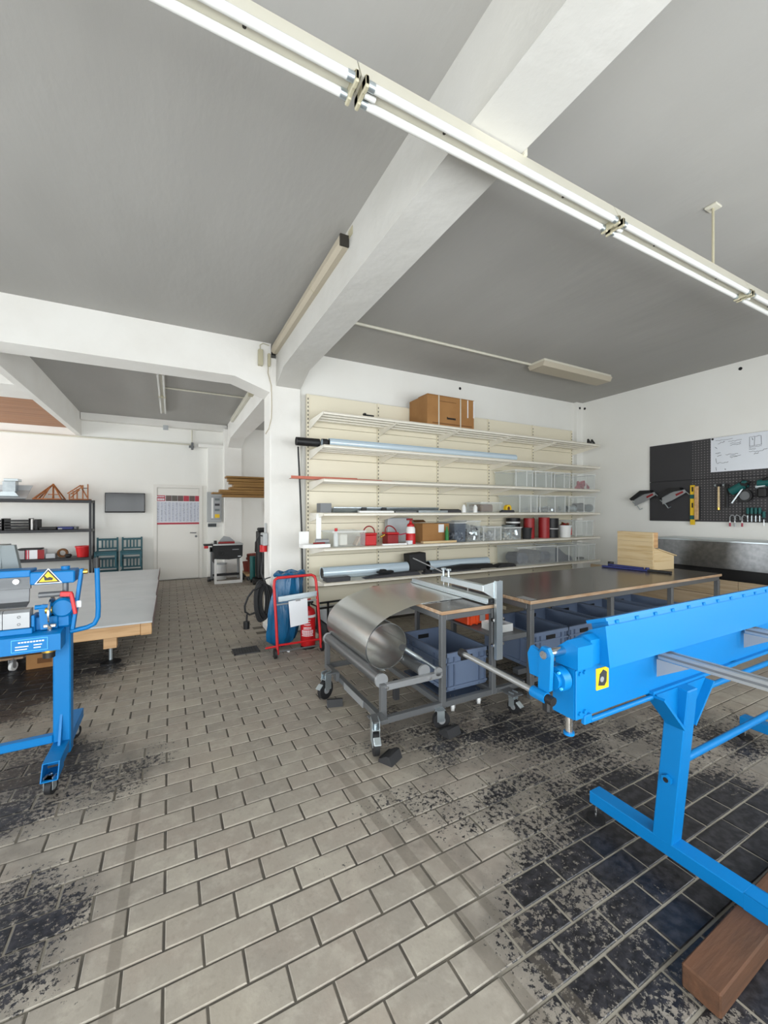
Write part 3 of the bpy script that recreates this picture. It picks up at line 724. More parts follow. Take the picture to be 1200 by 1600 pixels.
solo('green_bottle', G().lathe([(0, z + .032), (.026, z + .032), (.026, z + .15), (.011, z + .19), (.011, z + .22), (0, z + .22)], (3.36, 4.52, 0), 16), 'green', 'slim green bottle in front of the open carton', 'bottle', (3.36, 4.52, z + .03))
solo('wood_batten', G().box(2.95, 3.50, 4.48, 4.55, z + T, z + .03, .003), 'pine', 'pale wooden batten below the open carton', 'batten', (3.2, 4.5, z))
clear_box(3.49, 3.68, 4.52, 4.86, z, .27, 'clear bin of dark and white fittings beside the open carton', False, 'parts_bin', 'smoke')
scatter('fittings_mix', 3.51, 3.66, 4.53, 4.8, z + .03, z + .13, 70, ('slate', 'paper'), 'dark and white fittings filling a clear bin', .04)
clear_box(3.71, 3.95, 4.52, 4.86, z, .29, 'clear bin heaped with silver brackets on the fifth shelf', False, 'parts_bin')
scatter('bracket_mix', 3.73, 3.93, 4.53, 4.8, z + .03, z + .22, 130, ('slate', 'zinc'), 'heap of silver and dark brackets in a clear bin', .045)
clear_box(4.00, 4.36, 4.52, 4.86, z, .20, 'low clear bin of pale plastic pieces on the fifth shelf', True, 'parts_bin')
scatter('pale_pieces', 4.03, 4.33, 4.54, 4.8, z + .02, z + .12, 60, ('greylite', 'plasticrim'), 'pale plastic pieces in a low clear bin', .045)
clear_box(4.40, 4.74, 4.50, 4.84, z, .185, 'low clear bin of jars and clips beside the black pot', False, 'parts_bin')
scatter('clip_pieces', 4.43, 4.71, 4.53, 4.8, z + .02, z + .11, 50, ('zinc', 'shelfwhite'), 'cream and silver clips in a low clear bin', .05)
solo('blue_grey_lid', G().cyl((4.58, 4.60, z + .20), (4.58, 4.60, z + .222), .10, 20), 'hoodgrey', 'round blue-grey lid resting on a low clear bin', 'lid', (4.58, 4.6, z + .2))
can('black_pail', 4.93, 4.85, z, .11, .32, 'black', 'black pail with a white band at the back of the fifth shelf', 'black', (.74, .82, 'plastic_white'), 'pail')
can('red_tin', 5.09, 4.66, z, .08, .32, 'tinred', 'tall red tin beside the white-banded black pail', 'reddark')
can('dark_red_tin', 5.24, 4.80, z, .09, .31, 'redbrown', 'dark red tin half hidden between two red tins', 'redbrown')
can('tall_red_tin', 5.36, 4.60, z, .085, .33, 'tinred', 'tall red tin next to the stacked black pails', 'tinred')
t = thing('black_pot', 'short dark plastic pot in front of the red tins', 'pot', (4.89, 4.53, z))
part('pot_body', G().lathe([(0, z + T), (.062, z + T), (.072, z + .16), (.066, z + .16), (.056, z + .01), (0, z + .01)], (4.90, 4.53, 0)), 'blacksoft', t)
part('pot_rim', G().lathe([(.073, z + .155), (.08, z + .155), (.08, z + .175), (.066, z + .175), (.066, z + .155)], (4.90, 4.53, 0)), 'black', t)
can('black_pail', 5.56, 4.62, z, .11, .155, 'black', 'lower of two stacked black pails on the fifth shelf', 'black', (.90, .99, 'plastic_white'), 'pail')
can('black_pail', 5.56, 4.62, z + .16, .11, .155, 'black', 'upper of two stacked black pails on the fifth shelf', 'black', None, 'pail')
t = thing('white_bucket', 'small white bucket with a wire handle beside the black pails', 'bucket', (5.80, 4.55, z))
part('bucket_wall', G().lathe([(0, z + T), (.085, z + T), (.10, z + .20), (.094, z + .20), (.08, z + .01), (0, z + .01)], (5.80, 4.55, 0)), 'plastic_white', t)
part('bucket_rim', G().lathe([(.10, z + .185), (.108, z + .185), (.108, z + .20), (.10, z + .20), (.10, z + .185)], (5.80, 4.55, 0)), 'paper', t)
part('red_label', G().box(5.885, 5.905, 4.50, 4.60, z + .04, z + .15), 'red', t)
scatter('bucket_scraps', 5.74, 5.86, 4.5, 4.6, z + .17, z + .23, 20, ('carddark', 'reddark'), 'brown scraps piled in a small white bucket', .04)
clear_box(6.02, 6.48, 4.52, 4.9, z, .27, 'empty clear box at the far end of the fifth shelf')

# --- bottom level
z = LV[5]
roll('foil_roll', 1.62, 2.82, 4.70, z, .075, 'pale blue foil roll on the bottom shelf near the pillar')
t = thing('slate_pack', 'flat pack of dark slate plates on the bottom shelf edge', 'slates', (1.75, 4.5, z))
part('plate_stack', G().box(1.60, 1.90, 4.46, 4.60, z + T, z + .052, .003), 'slate', t)
part('clear_lid', G().box(1.60, 2.28, 4.50, 4.62, z + .053, z + .058), 'plastic', t)
solo('dark_sheet', G().prism([(2.1, z + T), (2.9, z + T), (2.86, z + .045), (2.3, z + .03)], 'y', 4.47, 4.60), 'slate', 'dark grey folded sheet lying before the foil roll', 'sheet', (2.5, 4.53, z))
solo('black_gloves', G().box(2.30, 2.52, 4.50, 4.58, z + .047, z + .075, .01).box(2.34, 2.42, 4.50, 4.58, z + .06, z + .095, .012), 'black', 'crumpled black gloves on the dark grey sheet', 'gloves', (2.4, 4.54, z + .05))
solo('black_box', G().obox((3.02, 4.80, z + .13), (.27, .16, .24), (0, -.06, 0), .006), 'blacksoft', 'black box standing between the two bottom-shelf rolls', 'box', (3.02, 4.8, z))
roll('foil_roll', 3.18, 4.26, 4.72, z, .07, 'half-unrolled pale blue foil roll over black membrane on the bottom shelf')
solo('black_membrane', G().prism([(3.16, z + T), (4.25, z + T), (4.2, z + .06), (3.7, z + .075), (3.3, z + .05)], 'y', 4.54, 4.64), 'black', 'black membrane spilling from the half-unrolled foil roll', 'membrane', (3.7, 4.6, z))
solo('dark_plate', G().box(2.95, 3.9, 4.45, 4.53, z + T, z + .02), 'slate', 'long thin dark plate along the bottom shelf edge', 'plate', (3.4, 4.5, z))
solo('black_ring', G().lathe([(.035, z + .026), (.06, z + .026), (.06, z + .05), (.035, z + .05), (.035, z + .026)], (3.02, 4.49, 0)), 'black', 'small black cable ring on the bottom shelf', 'ring', (3.02, 4.49, z + .02))
solo('folded_membrane', G().prism([(4.25, z + T), (4.62, z + T), (4.60, z + .04), (4.4, z + .05), (4.28, z + .03)], 'y', 4.48, 4.62), 'blacksoft', 'folded black membrane beside the big clear tub', 'membrane', (4.45, 4.55, z))
clear_box(4.66, 5.50, 4.50, 4.92, z, .28, 'large clear tub with dark blue bundles on the bottom shelf', False, 'clear_tub', 'plastic')
for k, (xx, rr, c) in enumerate(((4.86, .085, 'jeans'), (5.12, .10, 'slate'), (5.36, .085, 'jeans'))):
    solo('dark_bundle', G().obox((xx, 4.70, z + .012 + rr), (.24, .34, rr * 2), (0, 0, 0), .05), c, ('dark blue cloth bundle by the wall of a large clear tub', 'slate-grey bundle in the middle of a large clear tub', 'dark blue cloth bundle beside the slate-grey one')[k], 'bundle', (xx, 4.7, z), 'bundles in the clear tubs')
clear_box(5.54, 6.02, 4.50, 4.92, z, .27, 'clear tub holding a dark blue jacket on the bottom shelf', True, 'clear_tub')
solo('blue_jacket', G().prism([(5.57, z + .01), (5.99, z + .01), (5.95, z + .08), (5.8, z + .12), (5.66, z + .22), (5.58, z + .24)], 'y', 4.55, 4.86), 'jeans', 'dark blue jacket folded in a clear tub', 'jacket', (5.8, 4.7, z))
clear_box(6.06, 6.50, 4.50, 4.92, z, .27, 'nearly empty clear tub at the far end of the bottom shelf', True, 'clear_tub')
solo('black_scrap', G().box(6.22, 6.34, 4.58, 4.68, z + .01, z + .04, .01), 'black', 'small black scrap in the nearly empty clear tub', 'scrap', (6.28, 4.63, z))

# ------------------------------------------------------------------ shared builders
def caster(t, x, y, r, ztop, d=(0, 1), pedal=True, wheelm='rubber', forkm='zinc', w=.034):
    "swivel caster as a part with wheel, hub and brake pedal as sub-parts; d is the rolling direction"
    dx, dy = d; L = math.hypot(dx, dy); dx, dy = dx / L, dy / L; ax, ay = -dy, dx
    R = Matrix(((ax, dx, 0), (ay, dy, 0), (0, 0, 1))).to_4x4()
    def W(a, b, z): return (x + ax * a + dx * b, y + ay * a + dy * b, z)
    g = G()
    for s_ in (-1, 1): g.obox(W(s_ * (w / 2 + .006), -.01, (r + ztop) / 2 + .005), (.004, r * .9, ztop - r + .02), R)
    g.obox(W(0, -.01, r * 2 + .012), (w + .016, r * 1.1, .006), R).cyl(W(0, -.012, r * 2 + .01), W(0, -.012, ztop), .014, 12)
    f = part('caster_fork', g, forkm, t)
    part('wheel', G().cyl(W(-w / 2, 0, r), W(w / 2, 0, r), r, 24), wheelm, f)
    part('hub', G().cyl(W(-w / 2 - .003, 0, r), W(w / 2 + .003, 0, r), r * .42, 16), 'greylite', f)
    if pedal: part('brake_pedal', G().obox(W(0, r * .95, r * 1.55), (w + .01, .05, .012), R @ Matrix.Rotation(-.6, 4, 'X'), .003), 'zinc', f)
    return f
def euro_crate(x0, x1, y0, y1, z, h, label, group='blue-grey stacking crates'):
    t = thing('stacking_crate', label, 'crate', ((x0 + x1) / 2, (y0 + y1) / 2, z), group)
    part('crate_shell', G().shell(x0 + .012, x1 - .012, y0 + .012, y1 - .012, z, z + h, .006), 'crate', t)
    for zz, hh in ((z + h - .03, .03), (z + h - .085, .012), (z + .02, .015)):
        part('rim_band', G().box(x0, x1, y0, y0 + .013, zz, zz + hh).box(x0, x1, y1 - .013, y1, zz, zz + hh).box(x0, x0 + .013, y0, y1, zz, zz + hh).box(x1 - .013, x1, y0, y1, zz, zz + hh), 'crate', t)
    for x in (x0 + .03, x0 + .085, x1 - .085, x1 - .03): part('rib', G().box(x - .005, x + .005, y0 + .001, y0 + .013, z + .01, z + h - .02), 'cratedark', t)
    for y in (y0 + .08, y0 + .16, y1 - .16, y1 - .08): part('rib', G().box(x0 + .001, x0 + .013, y - .005, y + .005, z + .01, z + h - .02), 'cratedark', t)
    xm = (x0 + x1) / 2
    for y in (y0 + .006, y1 - .02): part('hand_hole', G().box(xm - .055, xm + .055, y, y + .0135, z + h - .075, z + h - .04), 'black', t)
    return t

# ------------------------------------------------------------------ coil cart with sheet metal, roller bed and little table
ct = thing('coil_cart', 'grey steel coil cart with two rollers and a small table on casters', 'cart', (1.7, 2.86, 0))
q = .04
def post(x, y, z0, z1, name='post', parent=None, m='greysteel'): return part(name, G().box(x - q / 2, x + q / 2, y - q / 2, y + q / 2, z0, z1, .003), m, parent or ct)
for x, y, z1 in ((1.225, 2.34, .375), (1.225, 3.40, .375), (1.70, 2.34, .775), (1.70, 3.40, .775), (2.165, 2.34, .775), (2.165, 3.40, .775)): post(x, y, .12, z1)
for y in (2.34, 3.40):
    part('lower_rail', G().box(1.245, 1.68, y - q / 2, y + q / 2, .12, .16, .003), 'greysteel', ct)
    part('lower_rail', G().box(1.72, 2.145, y - q / 2, y + q / 2, .12, .16, .003), 'greysteel', ct)
    part('lower_rail', G().box(2.185, 2.47, y - q / 2, y + q / 2, .12, .16, .003), 'greysteel', ct)
    part('upper_rail', G().box(1.245, 1.68, y - q / 2, y + q / 2, .335, .375, .003), 'greylite', ct)
for x in (1.225, 1.70, 2.165): part('cross_rail', G().box(x - q / 2, x + q / 2, 2.36, 3.38, .12, .16, .003), 'greysteel', ct)
part('cross_rail', G().box(2.45, 2.49, 2.32, 3.42, .12, .16, .003), 'greysteel', ct)
for y in (2.34, 3.40): part('table_rail', G().box(1.72, 2.145, y - q / 2, y + q / 2, .735, .775, .003), 'greysteel', ct)
for x in (1.70, 2.165): part('table_rail', G().box(x - q / 2, x + q / 2, 2.36, 3.38, .735, .775, .003), 'greysteel', ct)
top = part('table_top', G().box(1.675, 2.19, 2.312, 3.43, .7765, .801, .002), 'ply', ct)
part('laminate_sheet', G().box(1.68, 2.185, 2.317, 3.425, .801, .8025), 'laminate', top)
for x in (1.225, 1.56):
    ro = part('roller', G().cyl((x, 2.375, .392), (x, 3.365, .392), .040, 24), 'roller', ct)
    part('roller_disc', G().cyl((x, 2.355, .392), (x, 2.372, .392), .046, 24), 'greylite', ro)
    part('roller_disc', G().cyl((x, 3.368, .392), (x, 3.385, .392), .046, 24), 'greylite', ro)
    part('axle_bolt', G().cyl((x + .02, 2.31, .355), (x + .02, 2.33, .355), .010, 8), 'chrome', ro)
part('stop_disc', G().cyl((1.655, 2.318, .385), (1.655, 2.335, .385), .030, 20).box(1.625, 1.685, 2.318, 2.335, .35, .385), 'greylite', ct)
part('guide_rod', G().cyl((1.655, 2.325, .395), (1.535, 2.56, .485), .010, 10).cyl((1.60, 2.45, .437), (1.52, 2.585, .497), .016, 12), 'zinc', ct)
part('rod_knob', G().cyl((1.515, 2.585, .495), (1.50, 2.56, .508), .024, 16), 'black', ct)
part('latch_foot', G().box(1.405, 1.445, 2.50, 2.54, .16, .30, .004), 'blacksoft', ct)
part('stiffener_plate', G().box(1.198, 1.2045, 2.6, 2.95, .115, .165), 'greylite', ct)
part('shelf_rail', G().box(2.20, 2.52, 2.33, 2.355, .50, .54, .003), 'greysteel', ct)
part('storage_shelf', G().box(2.20, 2.52, 2.355, 3.38, .525, .54), 'greysteel', ct)
caster(ct, 1.12, 2.24, .075, .20, (-.3, -1)); caster(ct, 1.10, 3.10, .075, .20, (-.9, -.5)); caster(ct, 1.66, 2.30, .06, .12, (1, -.25), False)
caster(ct, 2.27, 2.22, .05, .14, (.15, -1)); caster(ct, 2.3, 3.36, .05, .12, (0, 1), False); caster(ct, 1.66, 3.38, .06, .12, (1, 0), False)
part('caster_plate', G().box(1.105, 1.205, 2.225, 2.33, .196, .204), 'greysteel', ct); part('caster_plate', G().box(1.08, 1.205, 3.07, 3.13, .196, .204).box(1.18, 1.21, 3.07, 3.13, .13, .2), 'greysteel', ct)
part('caster_plate', G().box(2.22, 2.32, 2.18, 2.36, .138, .146), 'greysteel', ct)
for x, y, a, l in ((1.175, 2.15, .5, 'dark rubber wedge under the cart wheel at its free corner'), (1.13, 2.97, -.3, 'dark rubber wedge under the cart wheel nearest the drain grate'), (1.67, 2.215, .2, 'dark rubber wedge in front of the cart wheel below the small table')):
    t = thing('wheel_chock', l, 'wedge', (x, y, .001), 'rubber wedges at the cart wheels', a, True)
    part('wedge_body', G().prism([(-.05, 0), (.045, 0), (.045, .018), (-.01, .05), (-.03, .05)], 'x', -.06, .06), 'blacksoft', t)
    part('wedge_tread', G().box(-.055, .055, .0, .044, .020, .026), 'rubber', t)

# sheet metal: coil lying on the rollers, free end carried over the little table
cx, cz, R0 = 1.3925, .520, .168
co = thing('sheet_metal_coil', 'large shiny sheet metal coil unrolling from the rollers onto the small table', 'metal coil', (cx, 2.99, .35))
def spiral(t0, t1, r0, r1, n): return [(cx + (r0 + (r1 - r0) * k / n) * math.cos(t0 + (t1 - t0) * k / n), cz + (r0 + (r1 - r0) * k / n) * math.sin(t0 + (t1 - t0) * k / n)) for k in range(n + 1)]
def ribbon(P, y0, y1, th):
    g = G(); up, dn = [], []
    for i, p in enumerate(P):
        a, b = Vector(P[max(i - 1, 0)]), Vector(P[min(i + 1, len(P) - 1)]); d = (b - a).normalized(); nrm = Vector((-d.y, d.x)) * th / 2
        up.append((p[0] + nrm.x, p[1] + nrm.y)); dn.append((p[0] - nrm.x, p[1] - nrm.y))
    v = [[g.bm.verts.new((q_[0], y, q_[1])) for q_ in L_] for L_ in (up, dn) for y in (y0, y1)]
    for i in range(len(P) - 1):
        g.bm.faces.new((v[0][i], v[0][i + 1], v[1][i + 1], v[1][i])); g.bm.faces.new((v[2][i], v[3][i], v[3][i + 1], v[2][i + 1]))
        g.bm.faces.new((v[0][i], v[2][i], v[2][i + 1], v[0][i + 1])); g.bm.faces.new((v[1][i], v[1][i + 1], v[3][i + 1], v[3][i]))
    for i in (0, -1): g.bm.faces.new((v[0][i], v[1][i], v[3][i], v[2][i]))
    return g
part('coil_wraps', ribbon(spiral(0, -4 * math.pi, R0 - .006, R0 - .001, 110), 2.60, 3.375, .0024), 'coil', co, ang=60)
P = spiral(-.1 - math.pi / 2 + .0, -math.pi - .05, R0 + .002, R0 + .010, 26)
ctl = [(1.219, .545), (1.238, .604), (1.272, .652), (1.315, .690), (1.394, .734), (1.48, .763), (1.563, .785), (1.65, .800), (1.74, .8065), (1.86, .8068), (2.11, .8068)]
def catmull(c, m=6):
    out = []
    for i in range(len(c) - 1):
        p0, p1, p2, p3 = (Vector(c[max(i - 1, 0)]), Vector(c[i]), Vector(c[i + 1]), Vector(c[min(i + 2, len(c) - 1)]))
        for k in range(m):
            t = k / m; out.append(tuple(.5 * ((2 * p1) + (p2 - p0) * t + (2 * p0 - 5 * p1 + 4 * p2 - p3) * t * t + (3 * p1 - p0 - 3 * p2 + p3) * t ** 3)))
    return out + [tuple(c[-1])]
part('free_end', ribbon(P[:-1] + catmull(ctl), 2.585, 3.385, .0022), 'coil', co, ang=60)

# slitting guide with clamp arm on the table
sg = thing('slitting_guide', 'galvanised slitting guide with clamp arm and upright rail on the small table', 'cutting guide', (2.14, 2.8, .802))
part('clamp_bar', G().box(2.10, 2.17, 2.315, 3.40, .811, .850, .003), 'zinc', sg)
part('clamp_lip', G().box(2.085, 2.10, 2.315, 3.40, .811, .820), 'zinc', sg)
part('lever_arm', G().box(2.125, 2.165, 2.40, 2.95, .885, .935, .003), 'zinc', sg)
part('arm_wedge', G().prism([(2.40, .885), (2.40, .935), (2.29, .975), (2.29, .855)], 'x', 2.13, 2.16), 'zinc', sg)
for y in (2.60, 2.86, 2.93): part('stud', G().cyl((2.145, y, .849), (2.145, y, .886), .007, 10), 'chrome', sg)
for y in (2.86, 2.935): part('knob_post', G().cyl((2.145, y, .934), (2.145, y, 1.0), .010, 12).box(2.128, 2.162, y - .016, y + .016, .985, 1.005, .003), 'zinc', sg)
part('pull_rod', G().cyl((2.145, 2.94, .965), (2.18, 3.5, 1.03), .006, 8), 'greylite', sg)
part('black_end', G().box(2.10, 2.17, 2.296, 2.315, .812, .850), 'black', sg)
rl = part('upright_rail', G().prism([(2.136, 2.262), (2.195, 2.262), (2.195, 2.290), (2.188, 2.290), (2.188, 2.270), (2.143, 2.270), (2.143, 2.290), (2.136, 2.290)], 'z', .40, .985), 'zinc', sg)
for z in (.50, .69): part('rail_clamp', G().box(2.13, 2.20, 2.288, 2.319, z - .012, z + .012, .003).cyl((2.21, 2.268, z + .012), (2.21, 2.30, z + .012), .009, 10), 'chrome', rl)

# crate on its dolly under the small table
t = thing('crate_dolly', 'low crate dolly with white casters under the small cart table', 'dolly', (2.0, 2.74, 0))
part('dolly_frame', G().box(1.80, 2.21, 2.43, 3.04, .105, .118), 'cratedark', t)
for x, y in ((1.88, 2.46), (2.13, 2.46), (1.88, 3.0), (2.13, 3.0)): caster(t, x, y, .038, .105, (.6, 1), False, 'plastic_white', 'greylite', .022)
euro_crate(1.79, 2.20, 2.425, 3.05, .165, .285, 'open blue-grey crate on a dolly under the small cart table', 'crate under the small cart table')

# boxes on the storage shelf between cart and work table
z = .54 + T
t = thing('orange_case', 'orange plastic case with a paper label leaning under the small table', 'case', (2.37, 2.8, z))
part('case_body', G().obox((2.34, 2.78, z + .065), (.26, .20, .125), (0, 0, 0), .008), 'orange', t)
for x in (2.235, 2.30, 2.40, 2.445): part('ridge', G().box(x - .008, x + .008, 2.668, 2.682, z + .004, z + .125), 'orange', t)
part('label_card', G().box(2.33, 2.385, 2.664, 2.674, z + .03, z + .10), 'greylite', t)
part('lid_plate', G().box(2.21, 2.47, 2.68, 2.88, z + .129, z + .136), 'greysteel', t)
t = thing('red_topped_bin', 'small blue-grey bin with red rim beside the work table leg', 'bin', (2.40, 3.1, z))
part('bin_body', G().shell(2.26, 2.48, 3.0, 3.25, z, z + .12, .006), 'crate', t)
part('red_rim', G().box(2.255, 2.485, 2.99, 3.004, z + .105, z + .14).box(2.255, 2.485, 3.246, 3.26, z + .105, z + .14).box(2.255, 2.268, 3.0, 3.25, z + .105, z + .14).box(2.474, 2.487, 3.0, 3.25, z + .105, z + .14), 'red', t)
t = thing('clear_sleeve', 'clear plastic sleeve lying in front on the storage shelf', 'sleeve', (2.34, 2.5, z))
part('sleeve_tray', G().shell(2.27, 2.44, 2.40, 2.58, z, z + .06, .004), 'plasticrim', t)
part('sleeve_insert', G().box(2.29, 2.42, 2.42, 2.56, z + .005, z + .04), 'greylite', t)

# ------------------------------------------------------------------ big work table and the crates below
wt = thing('work_table', 'large work table with dark laminate top and grey steel frame', 'table', (4.06, 2.83, 0))
tt = part('table_top', G().box(2.53, 5.60, 2.30, 3.37, .762, .789, .003), 'ply', wt)
part('laminate_sheet', G().box(2.535, 5.595, 2.305, 3.365, .789, .7915), 'laminate', tt)
for y in (2.335, 3.335):
    part('apron_rail', G().box(2.55, 5.58, y - .018, y + .018, .715, .761, .003), 'greysteel', wt)
for x in (2.56, 5.57): part('apron_rail', G().box(x - .018, x + .018, 2.355, 3.315, .715, .761, .003), 'greysteel', wt)
for x in (2.565, 3.60, 4.60, 5.565):
    for y in (2.335, 3.335): part('leg', G().box(x - .022, x + .022, y - .022, y + .022, 0, .716, .003), 'greysteel', wt)
part('corner_plate', G().box(2.535, 2.62, 2.32, 2.46, .7916, .7935), 'greylite', wt)
part('bottom_rail', G().box(2.59, 3.578, 2.32, 2.35, .125, .16, .003), 'greysteel', wt)
lab = ['blue-grey crate under the work table, next to the cart', 'blue-grey crate under the work table, second from the cart', 'blue-grey crate under the work table, just past the second leg', 'blue-grey crate under the work table, second past the second leg', 'blue-grey crate under the work table, near its far end']
for k, (a, b) in enumerate(((2.70, 3.13), (3.14, 3.57), (3.66, 4.09), (4.10, 4.53), (4.66, 5.10))): euro_crate(a, b, 2.42, 3.05, .165, .31, lab[k], 'crates under the work table')
part('crate_runner', G().box(2.60, 5.5, 2.50, 2.56, .12, .163), 'greysteel', wt); part('crate_runner', G().box(2.60, 5.5, 2.92, 2.98, .12, .163), 'greysteel', wt)

# wooden roof model box, pliers and tape on the table
z = .7925
t = thing('roof_model', 'pale pine roof model with a lean-to and a tall box on the work table', 'wooden model', (5.36, 3.03, z), None, -.10, True)
for k in range(4): part('back_plank', G().box(-.18, -.158, -.235, .235, k * .114, k * .114 + .113, .001), 'pine_y', t)
part('tower_side', G().box(-.157, -.085, -.235, -.215, .27, .456), 'beamwood', t); part('tower_side', G().box(-.157, -.085, .215, .235, .27, .456), 'beamwood', t)
part('tower_front', G().box(-.105, -.085, -.214, .214, .27, .456), 'pine_y', t)
for y in (-.235, .215): part('side_board', G().prism([(-.157, 0), (.21, 0), (.21, .165), (-.157, .268)], 'y', y, y + .02), 'pine', t)
part('front_board', G().box(.19, .21, -.214, .214, 0, .163), 'pine_y', t)
part('sloping_roof', G().prism([(-.084, .250), (-.084, .262), (.25, .170), (.25, .158)], 'y', -.245, .245), 'pine_y', t)
t = thing('seaming_tool', 'blue seaming tool with black grip lying before the pine model', 'hand tool', (5.0, 2.9, z))
def fl(a, b, w, h, m, n): part(n, G().bar(a, b, w, h, .004), m, t)
fl((4.92, 3.30, z + .012), (5.02, 2.80, z + .012), .05, .022, 'navy', 'blue_bar'); fl((4.98, 3.26, z + .034), (5.03, 2.85, z + .03), .03, .02, 'navy', 'upper_bar')
fl((5.02, 2.80, z + .015), (5.07, 2.56, z + .013), .045, .026, 'black', 'grip'); part('joint', G().cyl((5.02, 2.80, z + .001), (5.02, 2.80, z + .045), .022, 14), 'navy', t)
solo('black_tape_roll', G().lathe([(.018, 0), (.035, 0), (.035, .05), (.018, .05), (.018, 0)], (5.14, 3.33, z + .002), 18), 'black', 'small black tape roll standing behind the blue tool', 'tape', (5.14, 3.33, z))

# ------------------------------------------------------------------ bench along the right wall, perforated tool wall
bt = thing('steel_bench', 'long steel-fronted bench with plank base along the right wall', 'bench', (6.6, 2.0, 0))
part('bench_top', G().box(6.26, 6.90, .3, 3.42, 1.118, 1.132), 'galv', bt)
part('steel_front', G().prism([(6.26, 1.117), (6.272, 1.117), (6.262, .775), (6.25, .775)], 'y', .3, 3.42), 'steel', bt)
part('top_edge', G().box(6.245, 6.262, .3, 3.42, 1.112, 1.134, .003), 'zinc', bt)
part('dark_carcass', G().box(6.36, 6.88, .32, 3.38, .14, .76), 'black', bt)
part('upper_carcass', G().box(6.36, 6.88, .32, 3.38, .765, 1.112), 'black', bt)
for j in range(3):
    z0 = .02 + j * .205; ys = [.3, 1.45 + .3 * j, 2.9 - .25 * j, 4.4]
    for a, b in zip(ys, ys[1:]): part('plank', G().box(6.24, 6.27, a + .002, b - .002, z0, z0 + .2, .003), 'plank', bt)
for y in (.4, 2.3, 4.3): part('bench_post', G().box(6.28, 6.35, y - .035, y + .035, 0, .62), 'pinedark', bt)

XP = 6.905
pb = thing('perforated_tool_wall', 'dark grey perforated tool panels on the right wall', 'tool wall', (XP, 2.6, 1.36))
for n_, (y0, y1, z0, z1, m_) in enumerate(((3.215, 3.815, 1.985, 2.565, 'pegsolid'), (3.215, 3.815, 1.36, 1.98, 'pegsolid'), (2.61, 3.21, 1.985, 2.565, 'perf'), (2.61, 3.21, 1.36, 1.98, 'perf'), (2.0, 2.605, 1.985, 2.565, 'perf'), (2.0, 2.605, 1.36, 1.98, 'perf'), (1.4, 1.995, 1.985, 2.565, 'perf'), (1.4, 1.995, 1.36, 1.98, 'perf'))):
    part('perforated_panel', G().box(XP, XP + .018, y0, y1, z0, z1, .003), m_, pb)
part('backing_board', G().box(XP + .0185, XP + .024, 1.41, 3.805, 1.37, 2.555), 'pegsolid', pb)
t = thing('whiteboard', 'white magnetic board with handwritten notes and sketches on the tool wall', 'whiteboard', (XP - .006, 2.4, 2.07))
part('board', G().box(XP - .007, XP - .002, 1.75, 2.968, 2.072, 2.562), 'whiteboard', t)
part('magnet', G().cyl((XP - .014, 2.945, 2.545), (XP - .007, 2.945, 2.545), .014, 14), 'black', t)
g = G()
def scr(y0, z0, y1, z1, n=8, a=.008):
    pts = [(XP - .0078, y0 + (y1 - y0) * k / n, z0 + (z1 - z0) * k / n + random.uniform(-a, a)) for k in range(n + 1)]
    g.tube(pts, .0026, 4)
for y0, z0, y1, z1 in ((2.91, 2.52, 2.71, 2.525), (2.88, 2.47, 2.80, 2.495), (2.76, 2.485, 2.61, 2.485), (2.74, 2.455, 2.62, 2.458), (2.74, 2.43, 2.62, 2.435), (2.91, 2.335, 2.85, 2.34), (2.89, 2.29, 2.84, 2.305), (2.79, 2.305, 2.65, 2.31), (2.74, 2.28, 2.62, 2.275), (2.74, 2.262, 2.66, 2.265), (2.90, 2.195, 2.76, 2.198), (2.92, 2.43, 2.89, 2.40), (2.905, 2.26, 2.90, 2.21), (2.905, 2.14, 2.90, 2.09), (2.80, 2.105, 2.79, 2.10),
                       (2.53, 2.50, 2.41, 2.51), (2.53, 2.37, 2.40, 2.38), (2.53, 2.345, 2.46, 2.345), (2.53, 2.315, 2.43, 2.305), (2.43, 2.305, 2.34, 2.335), (2.48, 2.28, 2.43, 2.288), (2.50, 2.49, 2.49, 2.47)): scr(y0, z0, y1, z1)
for p, q_ in (((2.525, 2.50), (2.525, 2.38)), ((2.47, 2.51), (2.475, 2.39)), ((2.405, 2.51), (2.40, 2.39)), ((2.525, 2.385), (2.40, 2.395))): scr(*p, *q_, 4, .002)
part('handwriting', g, 'ink', t, kind='stuff')

def hook(t, y, z): part('hook', G().tube([(XP + .0, y, z), (XP - .04, y, z), (XP - .05, y, z + .015)], .004, 6), 'chrome', t)
def jigsaw(y, z, label, s=1.0):
    t = thing('clamping_tool', label, 'hand tool', (XP - .05, y, z))
    R = Matrix.Rotation(math.radians(32), 4, 'X')
    part('steel_plate', G().prism([(y + .17, z + .03), (y + .16, z - .10), (y + .02, z - .04), (y - .17, z + .075), (y - .15, z + .12), (y - .02, z + .10)], 'x', XP - .06, XP - .045), 'greylite', t)
    part('motor_body', G().prism([(y + .22, z + .02), (y + .19, z - .01), (y + .02, z + .09), (y - .12, z + .11), (y - .10, z + .15), (y + .05, z + .15)], 'x', XP - .11, XP - .0), 'black', t)
    part('red_label', G().obox((XP - .062, y - .08, z + .062), (.003, .11, .03), (math.radians(-26), 0, 0)), 'reddark', t)
    part('front_blade', G().tube([(XP - .05, y - .14, z + .11), (XP - .05, y - .21, z + .04), (XP - .05, y - .20, z + .05)], .007, 6), 'zinc', t)
    part('rear_clamp', G().tube([(XP - .05, y + .20, z - .03), (XP - .05, y + .12, z - .10), (XP - .05, y + .08, z - .16), (XP - .05, y + .04, z - .14)], .008, 6), 'zinc', t)
jigsaw(3.86, 1.70, 'grey jigsaw half over the panel edge on the tool wall')
jigsaw(3.43, 1.72, 'grey jigsaw beside the yellow spirit level on the tool wall')
